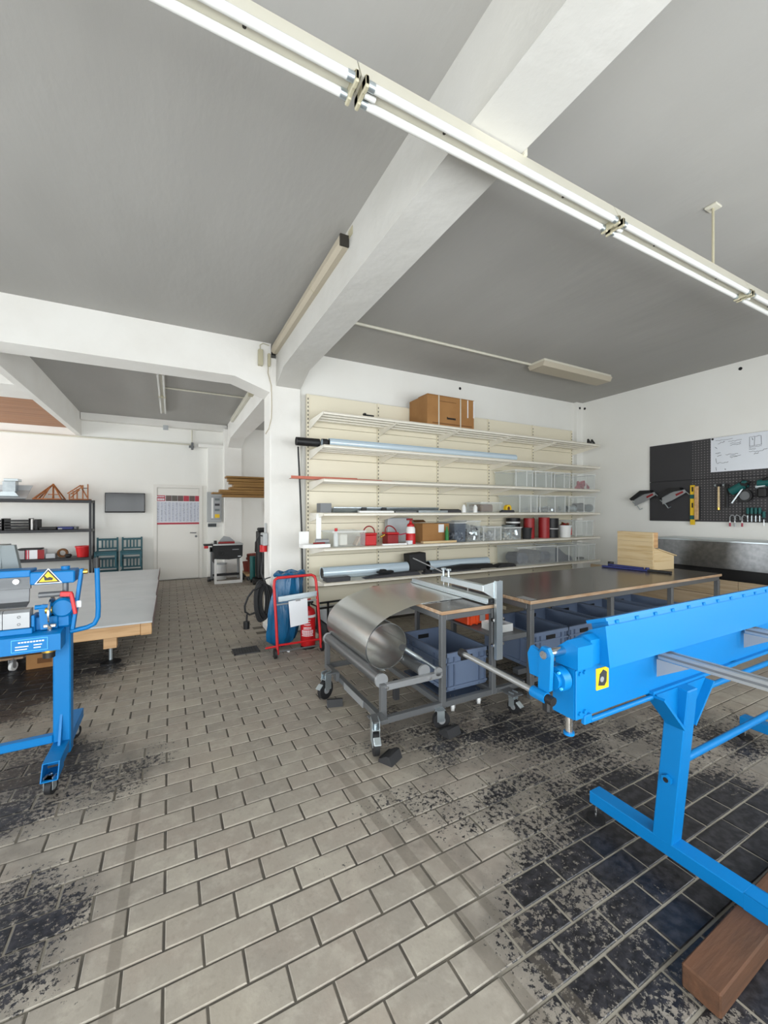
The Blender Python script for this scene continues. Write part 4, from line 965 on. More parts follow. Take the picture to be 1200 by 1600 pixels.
t = thing('spirit_level', 'yellow spirit level hanging upright on the tool wall', 'spirit level', (XP - .02, 3.19, 1.31))
part('level_body', G().box(XP - .03, XP - .003, 3.165, 3.222, 1.31, 1.90, .003), 'yellow', t)
for z in (1.42, 1.73): part('dark_band', G().box(XP - .032, XP - .029, 3.165, 3.222, z - .03, z + .03), 'toolteal', t)
for z in (1.60, 1.84): part('print_mark', G().box(XP - .0325, XP - .0295, 3.18, 3.20, z - .035, z + .035), 'black', t)
hook(t, 3.19, 1.93)
t = thing('sanding_float', 'pale wooden float beside the spirit level on the tool wall', 'float', (XP - .03, 3.13, 1.39))
part('wood_sole', G().box(XP - .055, XP - .03, 3.105, 3.158, 1.385, 1.88, .006), 'beamwood', t); part('backing', G().box(XP - .029, XP - .004, 3.095, 3.155, 1.40, 1.87, .004), 'black', t)
def hammer(y, label, hm, h0, flip):
    t = thing('hammer', label, 'hammer', (XP - .04, y, h0))
    part('handle', G().cyl((XP - .035, y, h0), (XP - .035, y, 1.86), .015, 10, .012), hm, t)
    part('head', G().cyl((XP - .035, y + .025, 1.878), (XP - .035, y - .025, 1.878), .014, 10), 'blacksoft', t)
    part('face', G().cyl((XP - .035, y + .026, 1.878), (XP - .035, y + .045, 1.878), .020, 12), 'zinc', t)
    if flip: part('handle_tip', G().cyl((XP - .035, y, h0 - .03), (XP - .035, y, h0 + .002), .016, 10), 'brass', t)
hammer(2.862, 'hammer with pale wooden handle on the tool wall', 'pine', 1.56, True)
hammer(2.765, 'hammer with black handle on the tool wall', 'black', 1.56, False)
t = thing('grinder', 'teal circular saw with silver guard hanging on the tool wall', 'power tool', (XP - .06, 2.6, 1.6))
part('motor', G().cyl((XP - .06, 2.71, 1.78), (XP - .06, 2.58, 1.86), .055, 16), 'toolteal', t)
part('grip', G().cyl((XP - .06, 2.60, 1.88), (XP - .06, 2.52, 1.86), .045, 14).cyl((XP - .06, 2.58, 1.92), (XP - .06, 2.50, 1.89), .02, 10), 'black', t)
part('gear_head', G().box(XP - .10, XP - .02, 2.52, 2.60, 1.82, 1.92, .02), 'toolteal', t)
part('blade_guard', G().lathe([(.06, XP - .07), (.085, XP - .07), (.085, XP - .03), (.06, XP - .03), (.06, XP - .07)], (0, 2.56, 1.72), 22, 'x'), 'black', t)
part('saw_blade', G().cyl((XP - .055, 2.56, 1.72), (XP - .05, 2.56, 1.72), .06, 22), 'greysteel', t)
part('guide_bar', G().bar((XP - .085, 2.57, 1.82), (XP - .085, 2.69, 1.62), .006, .016), 'zinc', t)
hook(t, 2.60, 1.965)
t = thing('cordless_drill', 'teal cordless drill with silver collar on the tool wall', 'power tool', (XP - .06, 2.36, 1.69))
part('drill_body', G().cyl((XP - .05, 2.42, 1.88), (XP - .05, 2.28, 1.88), .045, 16), 'toolteal', t)
part('collar', G().cyl((XP - .05, 2.44, 1.83), (XP - .05, 2.34, 1.845), .03, 14), 'zinc', t)
part('battery_grip', G().box(XP - .09, XP - .02, 2.33, 2.42, 1.69, 1.82, .015), 'black', t)
part('head_cap', G().cyl((XP - .05, 2.36, 1.90), (XP - .05, 2.30, 1.94), .035, 14), 'black', t)
def cclamp(y, label, m1, z=1.36, s=1):
    t = thing('c_clamp', label, 'clamp', (XP - .04, y, z), 'small clamps on the tool wall')
    part('frame', G().tube([(XP - .035, y + .03, z - .02), (XP - .035, y + .032, z + .07), (XP - .035, y + .01, z + .10), (XP - .035, y - .025, z + .08), (XP - .035, y - .03, z + .03)], .0075, 8), 'greylite', t)
    part('screw_handle', G().cyl((XP - .035, y + .03, z - .06), (XP - .035, y + .03, z - .01), .011, 10), m1, t)
    part('pad', G().cyl((XP - .035, y + .031, z - .01), (XP - .035, y + .031, z + .015), .008, 10), 'plastic_white', t)
cclamp(2.70, 'small clamp with red handle, between hammers and grey clamp', 'magenta'); cclamp(2.645, 'small clamp with plain grey handle on the tool wall', 'greylite'); cclamp(2.565, 'small clamp with red handle beside the screwdrivers', 'magenta')
for k in range(5):
    y = 2.535 - k * .042; t = thing('screwdriver', ('screwdriver with green grip, first beside the clamps', 'screwdriver with green grip, second from the clamps', 'screwdriver with green grip, third from the clamps', 'screwdriver with green grip, fourth from the clamps', 'short screwdriver hung lower than the other green ones')[k], 'screwdriver', (XP - .04, y, 1.4), 'green screwdrivers on the tool wall')
    dz = -.05 if k == 4 else 0
    part('grip', G().lathe([(0, 1.56 + dz), (.016, 1.555 + dz), (.018, 1.50 + dz), (.013, 1.475 + dz), (0, 1.47 + dz)], (XP - .035, y, 0), 12), 'toolteal', t)
    part('collar', G().cyl((XP - .035, y, 1.452 + dz), (XP - .035, y, 1.475 + dz), .014, 10), 'black', t)
    part('shaft', G().cyl((XP - .035, y, 1.37 + dz), (XP - .035, y, 1.455 + dz), .006, 8), 'zinc', t)

# ------------------------------------------------------------------ blue folding machine at the right, running along X
fm = thing('folding_machine', 'long bright blue sheet folding machine with stop arms beside the work table', 'machine', (1.85, .92, 0))
lb = part('lower_beam', G().prism([(.918, .790), (.918, .962), (1.004, .962), (1.004, .790)], 'x', 1.215, 3.6), 'blue', fm)
part('beam_flange', G().box(1.66, 3.6, .902, .919, .786, .800), 'blue', lb)
part('end_plate', G().box(1.218, 1.274, .911, .918, .790, .960, .002), 'blue', lb)
for x, z in ((1.222, .948), (1.246, .95), (1.222, .812), (1.246, .815)): part('bolt', G().cyl((x + .012, .904, z), (x + .012, .911, z), .007, 8), 'blue', lb)
ub = part('upper_beam', G().prism([(.868, .962), (.884, 1.103), (.945, 1.075), (1.02, 1.02), (1.02, .975)], 'x', 1.335, 3.6), 'blue', fm)
part('top_lip', G().prism([(.965, 1.090), (.890, 1.117), (.894, 1.128), (.970, 1.101)], 'x', 1.35, 3.6), 'blue', ub)
part('lip_web', G().prism([(.888, 1.098), (.893, 1.119), (.955, 1.095), (.95, 1.07)], 'x', 1.36, 3.6), 'blue', ub)
for k in range(18): part('weld_tab', G().box(1.40 + k * .12, 1.418 + k * .12, .8865, .900, 1.104, 1.115), 'blue', ub)
pv = part('pivot_block', G().prism([(.905, .968), (.905, 1.055), (.93, 1.068), (.99, 1.03), (.99, .968)], 'x', 1.285, 1.344), 'blue', fm)
part('pivot_head', G().prism([(.895, .968), (.895, 1.045), (.935, 1.06), (.985, 1.02), (.985, .968)], 'x', 1.205, 1.284), 'blue', pv)
part('pivot_shaft', G().cyl((1.135, .955, 1.018), (1.206, .955, 1.018), .015, 14), 'chrome', pv)
sb = part('swing_bracket', G().prism([(.962, .878), (.938, .90), (.932, 1.02), (.945, 1.042), (.970, 1.042), (.982, 1.02), (.985, .89)], 'x', 1.118, 1.134), 'blue', fm)
part('bracket_bolt', G().cyl((1.108, .955, 1.018), (1.118, .955, 1.018), .014, 10), 'chrome', sb)
part('rear_bracket', G().prism([(.985, .93), (.985, 1.02), (1.02, 1.03), (1.035, 1.0), (1.025, .93)], 'x', 1.122, 1.136), 'blue', sb)
gx = part('gear_boss', G().cyl((1.165, .955, .925), (1.2, .955, .925), .042, 24).cyl((1.15, .955, .925), (1.166, .955, .925), .030, 24), 'blue', fm)
for a in (0, 1.57, 3.14, 4.71): part('boss_bolt', G().cyl((1.158, .955 + .036 * math.cos(a + .6), .925 + .036 * math.sin(a + .6)), (1.166, .955 + .036 * math.cos(a + .6), .925 + .036 * math.sin(a + .6)), .005, 8), 'bluelite', gx)
lv = part('lever_socket', G().cyl((1.115, .945, .875), (1.115, 1.005, .878), .019, 14), 'blue', fm)
part('lever_tube', G().cyl((1.115, 1.0, .878), (1.115, 1.375, .889), .0105, 14), 'alu', lv)
part('lever_end', G().cyl((1.115, 1.375, .889), (1.115, 1.40, .89), .018, 12), 'black', lv)
part('lever_knob', G().cyl((1.115, .918, .874), (1.115, .946, .876), .015, 12).box(1.105, 1.13, .93, .96, .83, .875, .006), 'black', lv)
cl = part('end_column', G().cyl((1.225, .945, .735), (1.225, .945, .79), .0125, 14), 'chrome', fm)
part('column_head', G().cyl((1.228, .94, .962), (1.228, .94, .985), .013, 14), 'chrome', fm)
part('column_cap', G().cyl((1.225, .945, .728), (1.225, .945, .737), .018, 16), 'blue', cl)
st = part('warning_sticker', G().box(1.332, 1.400, .915, .918, .868, .944), 'yellow', fm, 'yellow and black warning sticker')
part('sticker_print', G().prism([(1.341, .884), (1.374, .878), (1.386, .891), (1.389, .926), (1.369, .937), (1.349, .923)], 'y', .9135, .915), 'blacksoft', st)
part('sticker_print', G().cyl((1.359, .912, .904), (1.359, .9145, .904), .010, 12), 'greylite', st)
pr = part('pedal_bar', G().cyl((1.29, .912, .776), (1.68, .912, .776), .009, 10), 'blue', fm)
part('pedal_bracket', G().box(1.255, 1.295, .905, .922, .768, .80, .003), 'blue', pr)
def stand(x):
    p = part('post', G().bar((x, .955, .125), (x, .895, .79), .075, .078, .004), 'blue', fm)
    part('post_boss', G().cyl((x - .055, .93, .40), (x - .036, .93, .40), .020, 6), 'blue', p)
    part('boss_hole', G().cyl((x - .0565, .93, .40), (x - .054, .93, .40), .010, 12), 'black', p)
    for s_ in (-1, 1):
        gp = part('gusset_plate', G().prism([(x + s_ * .037, .63), (x + s_ * .037, .79), (x + s_ * .185, .79)], 'y', .895, .905), 'blue', p)
        part('gusset_flange', G().bar((x + s_ * .04, .90, .632), (x + s_ * .188, .90, .782), .07, .010), 'blue', p)
    g = G().box(x - .038, x + .038, .68, 1.285, .078, .135, .003)
    for a, b in ((x - .038, x - .034), (x + .034, x + .038)): g.prism([(.682, .078), (.682, .135), (.60, .135), (.555, .078)], 'x', a, b)
    g.box(x - .036, x + .036, .60, .682, .131, .135).box(x - .036, x + .036, .555, .682, .078, .082)
    f = part('foot_beam', g, 'blue', fm)
    d_ = part('levelling_disc', G().lathe([(0, .022), (.012, .024), (.042, .014), (.042, .002), (0, .002)], (x - .02, 1.262, 0), 20), 'black', f)
    part('levelling_screw', G().cyl((x - .02, 1.262, .02), (x - .02, 1.262, .08), .006, 10), 'chrome', f)
stand(1.852); stand(3.40)
part('cross_tube', G().cyl((1.888, .945, .43), (3.363, .945, .43), .016, 14), 'blue', fm)
part('cross_tube', G().cyl((2.04, 1.02, .64), (3.363, 1.02, .64), .014, 14), 'blue', fm)
part('rear_hanger', G().box(2.03, 2.045, .97, 1.05, .615, .80, .003), 'blue', fm); part('rear_hanger', G().box(2.30, 2.36, .91, .96, .775, .80, .003), 'blue', fm)
for x in (1.712, 2.437):
    a = part('stop_arm', G().prism([(x - .022, .925), (x - .022, .955), (x - .008, .955), (x - .008, .948), (x + .008, .948), (x + .008, .955), (x + .022, .955), (x + .022, .925)], 'y', .12, .902), 'alu', fm)
    part('arm_groove', G().box(x - .0235, x - .021, .12, .90, .936, .944), 'greysteel', a)
    part('arm_bracket', G().prism([(.903, .855), (.903, .924), (.79, .924)], 'x', x - .030, x - .024), 'greylite', a)

t = thing('timber_block', 'short brown squared timber block under the machine foot', 'timber', (1.92, .655, 0), None, math.radians(1.5), True)
part('block', G().box(-.49, .60, -.052, .052, .001, .0765, .005), 'sleeper', t)
part('end_grain', G().box(-.4915, -.489, -.046, .046, .006, .071), 'sleeper', t)

# ------------------------------------------------------------------ blue bending brake at the left
bm_ = thing('bending_brake', 'blue bending brake with clamping blade and bent handle beside the low platform', 'machine', (-.56, 3.0, 0))
XE = -.545
part('base_beam', G().prism([(2.84, .732), (2.84, .822), (2.86, .832), (2.96, .832), (2.96, .732)], 'x', -2.3, XE), 'blue', bm_)
part('bed_step', G().box(-2.3, -.675, 2.87, 2.99, .832, .862, .003), 'blue', bm_)
part('bed_shoulder', G().box(-.675, -.575, 2.93, 2.99, .832, .905, .004), 'blue', bm_)
part('bed_shoulder_cheek', G().box(-.688, -.672, 2.90, 2.99, .832, .925, .003), 'blue', bm_)
np = part('name_plate', G().box(-.755, -.60, 2.836, 2.840, .745, .812), 'bluelite', bm_, 'light blue type plate with a white frame')
part('plate_field', G().box(-.752, -.603, 2.8345, 2.8365, .748, .809), 'blue', np)
g = G()
for k in range(9): g.box(-.725 + k * .0125, -.716 + k * .0125, 2.8325, 2.8345, .793, .800)
for x, w in ((-.737, .06), (-.737, .05), (-.66, .035), (-.66, .03)): pass
for x, w, z in ((-.737, .055, .772), (-.738, .05, .757), (-.66, .035, .775), (-.66, .03, .76)): g.box(x, x + w, 2.8325, 2.8345, z, z + .005)
part('plate_lettering', g, 'paper', np, kind='stuff')
for k in range(14):
    x1 = -.69 - k * .115
    s = part('lower_blade_segment', G().prism([(2.885, .864), (2.885, .948), (2.90, .962), (2.955, .962), (2.955, .864)], 'x', x1 - .112, x1), 'greylite', bm_)
    if k % 2 == 0:
        for z in (.885, .925): part('blade_screw', G().lathe([(.004, 2.8835), (.008, 2.8835), (.008, 2.886), (.004, 2.886), (.004, 2.8835)], (x1 - .045, 0, z), 12, 'y'), 'greysteel', s)
tb = part('top_beam', G().box(-2.3, -.69, 2.90, 3.03, 1.14, 1.178, .004), 'blue', bm_)
part('top_beam_end', G().box(-.69, -.49, 2.885, 3.03, 1.095, 1.165, .006), 'blue', bm_)
part('tie_cap', G().cyl((-.545, 2.96, 1.165), (-.545, 2.96, 1.185), .022, 16), 'blue', bm_)
part('clamp_plate', G().box(-2.3, -.695, 2.93, 2.945, 1.07, 1.145, .002), 'darksteel', bm_)
part('clamp_blade', G().prism([(2.925, 1.072), (2.94, 1.072), (2.93, .995), (2.875, .978), (2.872, .984), (2.918, 1.002)], 'x', -2.3, -.70), 'darksteel', bm_)
for k in range(8): part('clamp_bolt', G().cyl((-.755 - k * .155, 2.915, 1.115), (-.755 - k * .155, 2.93, 1.115), .014, 10), 'chrome', bm_)
ws = part('warning_triangle', G().prism([(-.668, 1.10), (-.545, 1.10), (-.607, 1.185)], 'y', 2.879, 2.882), 'paper', bm_, 'yellow triangular hand-crush warning sign')
part('black_border', G().prism([(-.660, 1.1045), (-.553, 1.1045), (-.607, 1.178)], 'y', 2.877, 2.8795), 'black', ws)
part('yellow_field', G().prism([(-.648, 1.111), (-.565, 1.111), (-.607, 1.167)], 'y', 2.875, 2.8775), 'yellow', ws)
part('hand_symbol', G().prism([(-.622, 1.118), (-.588, 1.118), (-.585, 1.13), (-.60, 1.137), (-.612, 1.132), (-.622, 1.145), (-.626, 1.142)], 'y', 2.873, 2.8755), 'black', ws)
part('tie_rod', G().cyl((-.545, 2.96, 1.0), (-.545, 2.96, 1.096), .015, 14), 'greysteel', bm_)
pd = part('protractor_disc', G().cyl((-.605, 2.93, .93), (-.597, 2.93, .93), .085, 28), 'chrome', bm_)
hb = part('hub', G().lathe([(.0, -.030), (.044, -.030), (.055, -.018), (.057, .0), (.057, .06)], (-.55, 2.94, .95), 20, 'y'), 'blue', bm_)
part('hub_neck', G().box(-.585, -.515, 2.94, 3.03, .83, .98, .012), 'blue', bm_)
part('clamp_spindle', G().cyl((-.66, 2.93, 1.03), (-.55, 2.93, 1.03), .016, 14), 'greysteel', bm_)
part('red_lever', G().bar((-.555, 2.885, 1.035), (-.50, 2.885, 1.03), .018, .028, .003).bar((-.505, 2.885, 1.035), (-.485, 2.885, .915), .018, .022, .003), 'red', bm_)
fk = part('swing_fork', G().prism([(-.655, .965), (-.64, .98), (-.61, .975), (-.60, .86), (-.61, .84), (-.645, .84)], 'y', 2.90, 2.925), 'blue', bm_)
part('fork_pin', G().cyl((-.672, 2.91, .966), (-.62, 2.91, .966), .013, 12), 'blue', fk); part('brass_bush', G().cyl((-.625, 2.91, .945), (-.595, 2.91, .945), .02, 14), 'brass', fk)
part('wing_nut', G().cyl((-.605, 2.90, .832), (-.605, 2.90, .865), .012, 10).box(-.635, -.575, 2.893, 2.907, .848, .868, .004), 'chrome', bm_)
kn = part('adjuster_ring', G().cyl((-.602, 2.87, .722), (-.602, 2.87, .733), .032, 18), 'brass', bm_); part('adjuster_knob', G().cyl((-.602, 2.87, .690), (-.602, 2.87, .722), .028, 18), 'black', kn)
ar = part('balance_arm', G().bar((-.505, 2.93, .82), (-.462, 2.93, 1.168), .018, .042, .003), 'blue', bm_)
part('arm_tag', G().box(-.487, -.462, 2.905, 2.915, .945, .985, .004), 'paper', ar); part('arm_tip', G().cyl((-.458, 2.93, 1.15), (-.435, 2.93, 1.15), .014, 10), 'brass', ar)
ha = part('handle_bar', G().tube([(-.52, 2.95, .802), (-.44, 2.95, .815), (-.405, 2.95, .832), (-.388, 2.95, .87), (-.386, 2.95, .93), (-.392, 2.95, 1.165)], .0135, 12), 'blue', bm_)
part('handle_grip', G().cyl((-.392, 2.95, 1.165), (-.393, 2.95, 1.225), .016, 12), 'black', ha)
p = part('post', G().box(-.605, -.522, 2.965, 3.045, .085, .835, .006), 'blue', bm_)
part('post_gusset', G().prism([(2.90, .14), (2.965, .14), (2.965, .32)], 'x', -.572, -.560), 'blue', p)
g = G().box(-.603, -.527, 2.82, 3.40, .105, .165, .003)
for a, b in ((-.603, -.598), (-.532, -.527)): g.prism([(2.822, .088), (2.822, .165), (2.735, .165), (2.69, .088)], 'x', a, b)
g.box(-.600, -.530, 2.735, 2.822, .160, .165).box(-.600, -.530, 2.69, 2.83, .086, .091)
f = part('foot_beam', g, 'blue', bm_)
part('foot_bolt', G().cyl((-.565, 2.735, .09), (-.565, 2.735, .112), .010, 10), 'chrome', f)
caster(bm_, -.565, 2.735, .038, .086, (.3, 1), False, 'rubber', 'zinc', .03); caster(bm_, -.565, 3.34, .038, .115, (.6, 1), False, 'rubber', 'zinc', .03)
part('cross_rail', G().bar((-.605, 2.985, .185), (-2.3, 2.985, .165), .045, .045, .004), 'blue', bm_)
p2 = part('post', G().box(-2.2, -2.118, 2.965, 3.045, .085, .735, .006), 'blue', bm_)
part('foot_beam', G().box(-2.197, -2.121, 2.70, 3.40, .09, .165, .006), 'blue', bm_)
caster(bm_, -2.16, 2.735, .038, .09, (.3, 1), False, 'rubber', 'zinc', .03); caster(bm_, -2.16, 3.34, .038, .09, (.6, 1), False, 'rubber', 'zinc', .03)
cv = part('rear_cover', G().prism([(3.03, 1.178), (3.20, 1.185), (3.20, 1.31), (3.05, 1.31)], 'x', -2.3, -.85), 'hoodgrey', bm_)
part('cover_edge', G().prism([(-.85, 1.178), (-.77, 1.165), (-.795, 1.31), (-.85, 1.31)], 'y', 3.04, 3.08), 'hoodgrey', cv)

# ------------------------------------------------------------------ low platform in the rear room
pf = thing('low_platform', 'low assembly platform with grey top on a timber frame', 'platform', (-1.8, 6.8, 0))
for k in range(3):
    y0 = 4.70 + k * 1.41
    pt_ = part('deck_sheet', G().box(-3.4, -.165 - .012 * k, y0, y0 + 1.405, .385, .402, .002), 'deckgrey', pf)
    part('edge_plate', G().box(-.163 - .012 * k, -.158 - .012 * k, y0 + .05, y0 + 1.38, .33, .43), 'postergrey', pt_)
part('front_beam', G().box(-3.4, -.27, 4.72, 4.80, .27, .384, .004), 'beamwood', pf)
part('front_beam', G().box(-.268, -.172, 4.715, 4.80, .265, .384, .004), 'beamwood', pf)
for x in (-.23, -1.8, -3.36): part('side_beam', G().box(x - .04, x + .04, 4.81, 8.9, .27, .384, .004), 'beamwood', pf)
for x, y in ((-.53, 4.80), (-2.4, 4.80), (-.53, 6.8), (-2.4, 6.8), (-.53, 8.6), (-2.4, 8.6)):
    b = part('leg_block', G().box(x - .055, x + .055, y - .02, y + .09, .155, .268, .003), 'beamwood', pf)
    part('foot_screw', G().cyl((x, y + .03, .02), (x, y + .03, .157), .016, 12), 'zinc', b)
    part('foot_pad', G().lathe([(0, .035), (.03, .03), (.09, .015), (.09, .001), (0, .001)], (x, y + .03, 0), 18), 'black', b)
dl = thing('furniture_dolly', 'wooden furniture dolly with white casters under the platform', 'dolly', (-1.6, 5.25, 0))
part('dolly_deck', G().box(-2.1, -1.24, 5.0, 5.5, .105, .125, .008), 'ply', dl)
for x, y in ((-1.32, 5.02), (-2.0, 5.06), (-1.32, 5.42), (-2.0, 5.42)): caster(dl, x, y, .042, .105, (.4, 1), False, 'plastic_white', 'greylite', .026)
t = thing('brown_carton', 'small brown carton on the floor under the platform', 'carton', (-1.1, 5.06, 0))
part('carton_body', G().box(-1.215, -.995, 4.97, 5.2, .001, .14, .004), 'card', t); part('printed_patch', G().box(-1.13, -1.02, 4.967, 4.97, .05, .10), 'carddark', t)

# ------------------------------------------------------------------ black rack, models, chairs in the rear room
rk = thing('storage_rack', 'black steel storage rack against the rear white wall', 'rack', (-2.6, 9.8, 0))
for z in (1.73, 1.165, .622, .12): part('rack_shelf', G().box(-3.9, -1.37, 9.60, 10.02, z - .05, z, .004), 'rackblack', rk)
for x in (-1.385, -3.88):
    for y in (9.615, 10.005): part('rack_post', G().box(x - .02, x + .02, y - .02, y + .02, 0, 1.735, .003), 'rackblack', rk)
def bars(name, parent, L_, w, m): 
    for a, b in L_: part(name, G().bar(a, b, w, w, .002), m, parent)
z = 1.732
t = thing('hip_roof_model', 'reddish wooden hip roof timber model on top of the rack', 'wooden model', (-2.05, 9.8, z))
A = [(-2.26, 9.65, z + .012), (-1.84, 9.65, z + .012), (-1.84, 9.98, z + .012), (-2.26, 9.98, z + .012)]; apex = (-1.99, 9.80, z + .30)
bars('sill', t, [(A[i], A[(i + 1) % 4]) for i in range(4)], .024, 'modelwood'); bars('hip_rafter', t, [(a, apex) for a in A], .020, 'modelwood')
bars('rafter', t, [((-2.12, 9.65, z + .02), (-2.03, 9.75, z + .24)), ((-1.97, 9.65, z + .02), (-1.99, 9.78, z + .28)), ((-2.26, 9.80, z + .02), (-2.03, 9.8, z + .26))], .016, 'modelwood')
part('king_post', G().box(-2.002, -1.978, 9.788, 9.812, z + .024, z + .31), 'modelwood', t); part('tie_beam', G().bar((-2.05, 9.70, z + .10), (-1.90, 9.70, z + .10), .016, .016), 'modelwood', t)
t = thing('dormer_model', 'wooden dormer framing model with two posts on top of the rack', 'wooden model', (-1.6, 9.8, z))
bars('sill', t, [((-1.72, 9.66, z + .012), (-1.42, 9.66, z + .012)), ((-1.42, 9.66, z + .012), (-1.42, 9.94, z + .012)), ((-1.72, 9.94, z + .012), (-1.42, 9.94, z + .012)), ((-1.72, 9.66, z + .012), (-1.72, 9.94, z + .012))], .022, 'modelwood')
bars('post', t, [((-1.72, 9.66, z + .02), (-1.72, 9.66, z + .12)), ((-1.51, 9.66, z + .02), (-1.51, 9.66, z + .29)), ((-1.43, 9.66, z + .02), (-1.43, 9.66, z + .31)), ((-1.66, 9.66, z + .02), (-1.66, 9.66, z + .17)), ((-1.60, 9.66, z + .02), (-1.60, 9.66, z + .21))], .02, 'modelwood')
bars('rafter', t, [((-1.75, 9.66, z + .12), (-1.55, 9.66, z + .28)), ((-1.75, 9.94, z + .12), (-1.55, 9.94, z + .28)), ((-1.55, 9.66, z + .28), (-1.44, 9.66, z + .05)), ((-1.55, 9.66, z + .28), (-1.55, 9.94, z + .28)), ((-1.70, 9.66, z + .04), (-1.56, 9.66, z + .2))], .02, 'modelwood')
part('collar_beam', G().bar((-1.51, 9.66, z + .23), (-1.43, 9.66, z + .23), .016, .016), 'slate', t)
t = thing('chimney_flashing_model', 'grey sheet metal chimney flashing model on top of the rack', 'metal model', (-2.6, 9.8, z))
part('roof_slope', G().prism([(-3.1, z + .004), (-2.42, z + .004), (-2.31, z + .27), (-2.95, z + .27)], 'y', 9.86, 9.88), 'panelgrey', t)
part('slope_deck', G().obox((-2.68, 9.76, z + .10), (.66, .28, .008), (.62, 0, 0)), 'panelgrey', t)
part('chimney_shaft', G().box(-2.70, -2.52, 9.70, 9.88, z + .14, z + .33, .003), 'galv', t); part('chimney_cap', G().box(-2.68, -2.48, 9.69, 9.90, z + .331, z + .38, .004), 'zinc', t)
part('flashing_skirt', G().prism([(-2.76, z + .06), (-2.46, z + .06), (-2.52, z + .14), (-2.70, z + .14)], 'y', 9.64, 9.70), 'zinc', t)
z = 1.167
for k, x in enumerate((-2.86, -2.48)):
    t = thing('letter_tray_stack', ('stack of black letter trays on the rack, farther from the binder', 'stack of black letter trays beside the white binder')[k], 'letter trays', (x, 9.8, z))
    for j in range(4):
        tr = part('letter_tray', G().shell(x - .17, x + .16, 9.64, 9.95, z + j * .052, z + j * .052 + .030, .006), 'black', t)
        part('paper_sheaf', G().box(x - .15, x + .14, 9.66, 9.93, z + j * .052 + .007, z + j * .052 + .022), 'paper', tr)
    part('side_wall', G().box(x - .178, x - .170, 9.64, 9.95, z, z + .215), 'black', t); part('side_wall', G().box(x + .161, x + .169, 9.64, 9.95, z, z + .215), 'black', t)
solo('ring_binder', G().box(-2.295, -2.265, 9.66, 9.95, z + T, z + .205, .003), 'plastic_white', 'white ring binder standing beside the letter trays', 'binder', (-2.28, 9.8, z))
solo('ring_binder', G().box(-2.235, -2.195, 9.66, 9.95, z + T, z + .195, .003), 'blacksoft', 'dark ring binder standing beside the white one', 'binder', (-2.21, 9.8, z))
solo('document_case', G().box(-2.17, -1.92, 9.66, 9.92, z + T, z + .05, .006), 'black', 'flat black document case on the middle rack shelf', 'case', (-2.05, 9.8, z))
t = thing('blue_tool_case', 'flat dark blue tool case on the middle rack shelf', 'case', (-1.76, 9.8, z))
part('case_body', G().box(-1.90, -1.66, 9.66, 9.90, z + T, z + .052, .006), 'navy', t); part('case_tag', G().box(-1.89, -1.83, 9.655, 9.661, z + .006, z + .026), 'greylite', t); part('case_end', G().box(-1.655, -1.61, 9.68, 9.9, z + T, z + .05, .004), 'greysteel', t)
z = .624
t = thing('red_bucket', 'bright red plastic bucket on the lower rack shelf', 'bucket', (-1.53, 9.78, z))
part('bucket_wall', G().lathe([(0, z + T), (.095, z + T), (.125, z + .20), (.118, z + .20), (.088, z + .012), (0, z + .012)], (-1.52, 9.76, 0)), 'red', t)
part('bucket_rim', G().lathe([(.124, z + .19), (.134, z + .19), (.134, z + .212), (.118, z + .212), (.118, z + .19)], (-1.52, 9.76, 0)), 'red', t)
t = thing('red_white_carton', 'upright carton striped red and white on the lower rack shelf', 'carton', (-2.2, 9.78, z))
part('carton_body', G().box(-2.37, -2.10, 9.68, 9.90, z + T, z + .17, .003), 'paper', t)
for x0, x1, m in ((-2.37, -2.35, 'posterred'), (-2.335, -2.32, 'posterred'), (-2.20, -2.10, 'reddark')): part('stripe', G().box(x0, x1, 9.676, 9.68, z + T, z + .17), m, t)
part('lid', G().box(-2.50, -2.16, 9.68, 9.95, z + .172, z + .195, .006), 'blacksoft', t)
solo('grey_folder_pack', G().box(-2.48, -2.385, 9.68, 9.92, z + T, z + .165, .004), 'greylite', 'grey folder pack beside the striped carton', 'folders', (-2.43, 9.8, z))
solo('white_carton', G().box(-2.08, -1.94, 9.68, 9.88, z + T, z + .09, .004), 'panelgrey', 'low pale carton on the lower rack shelf', 'carton', (-2.0, 9.78, z))
t = thing('cable_bundle', 'brown leather strap bundle with black buckle on the lower rack shelf', 'strap', (-1.83, 9.75, z))
part('coil', G().lathe([(.05, -.03), (.085, -.03), (.085, .03), (.05, .03), (.05, -.03)], (-1.84, 9.76, z + .09), 18, 'y'), 'carddark', t); part('buckle', G().box(-1.80, -1.70, 9.70, 9.80, z + T, z + .07, .02), 'black', t)

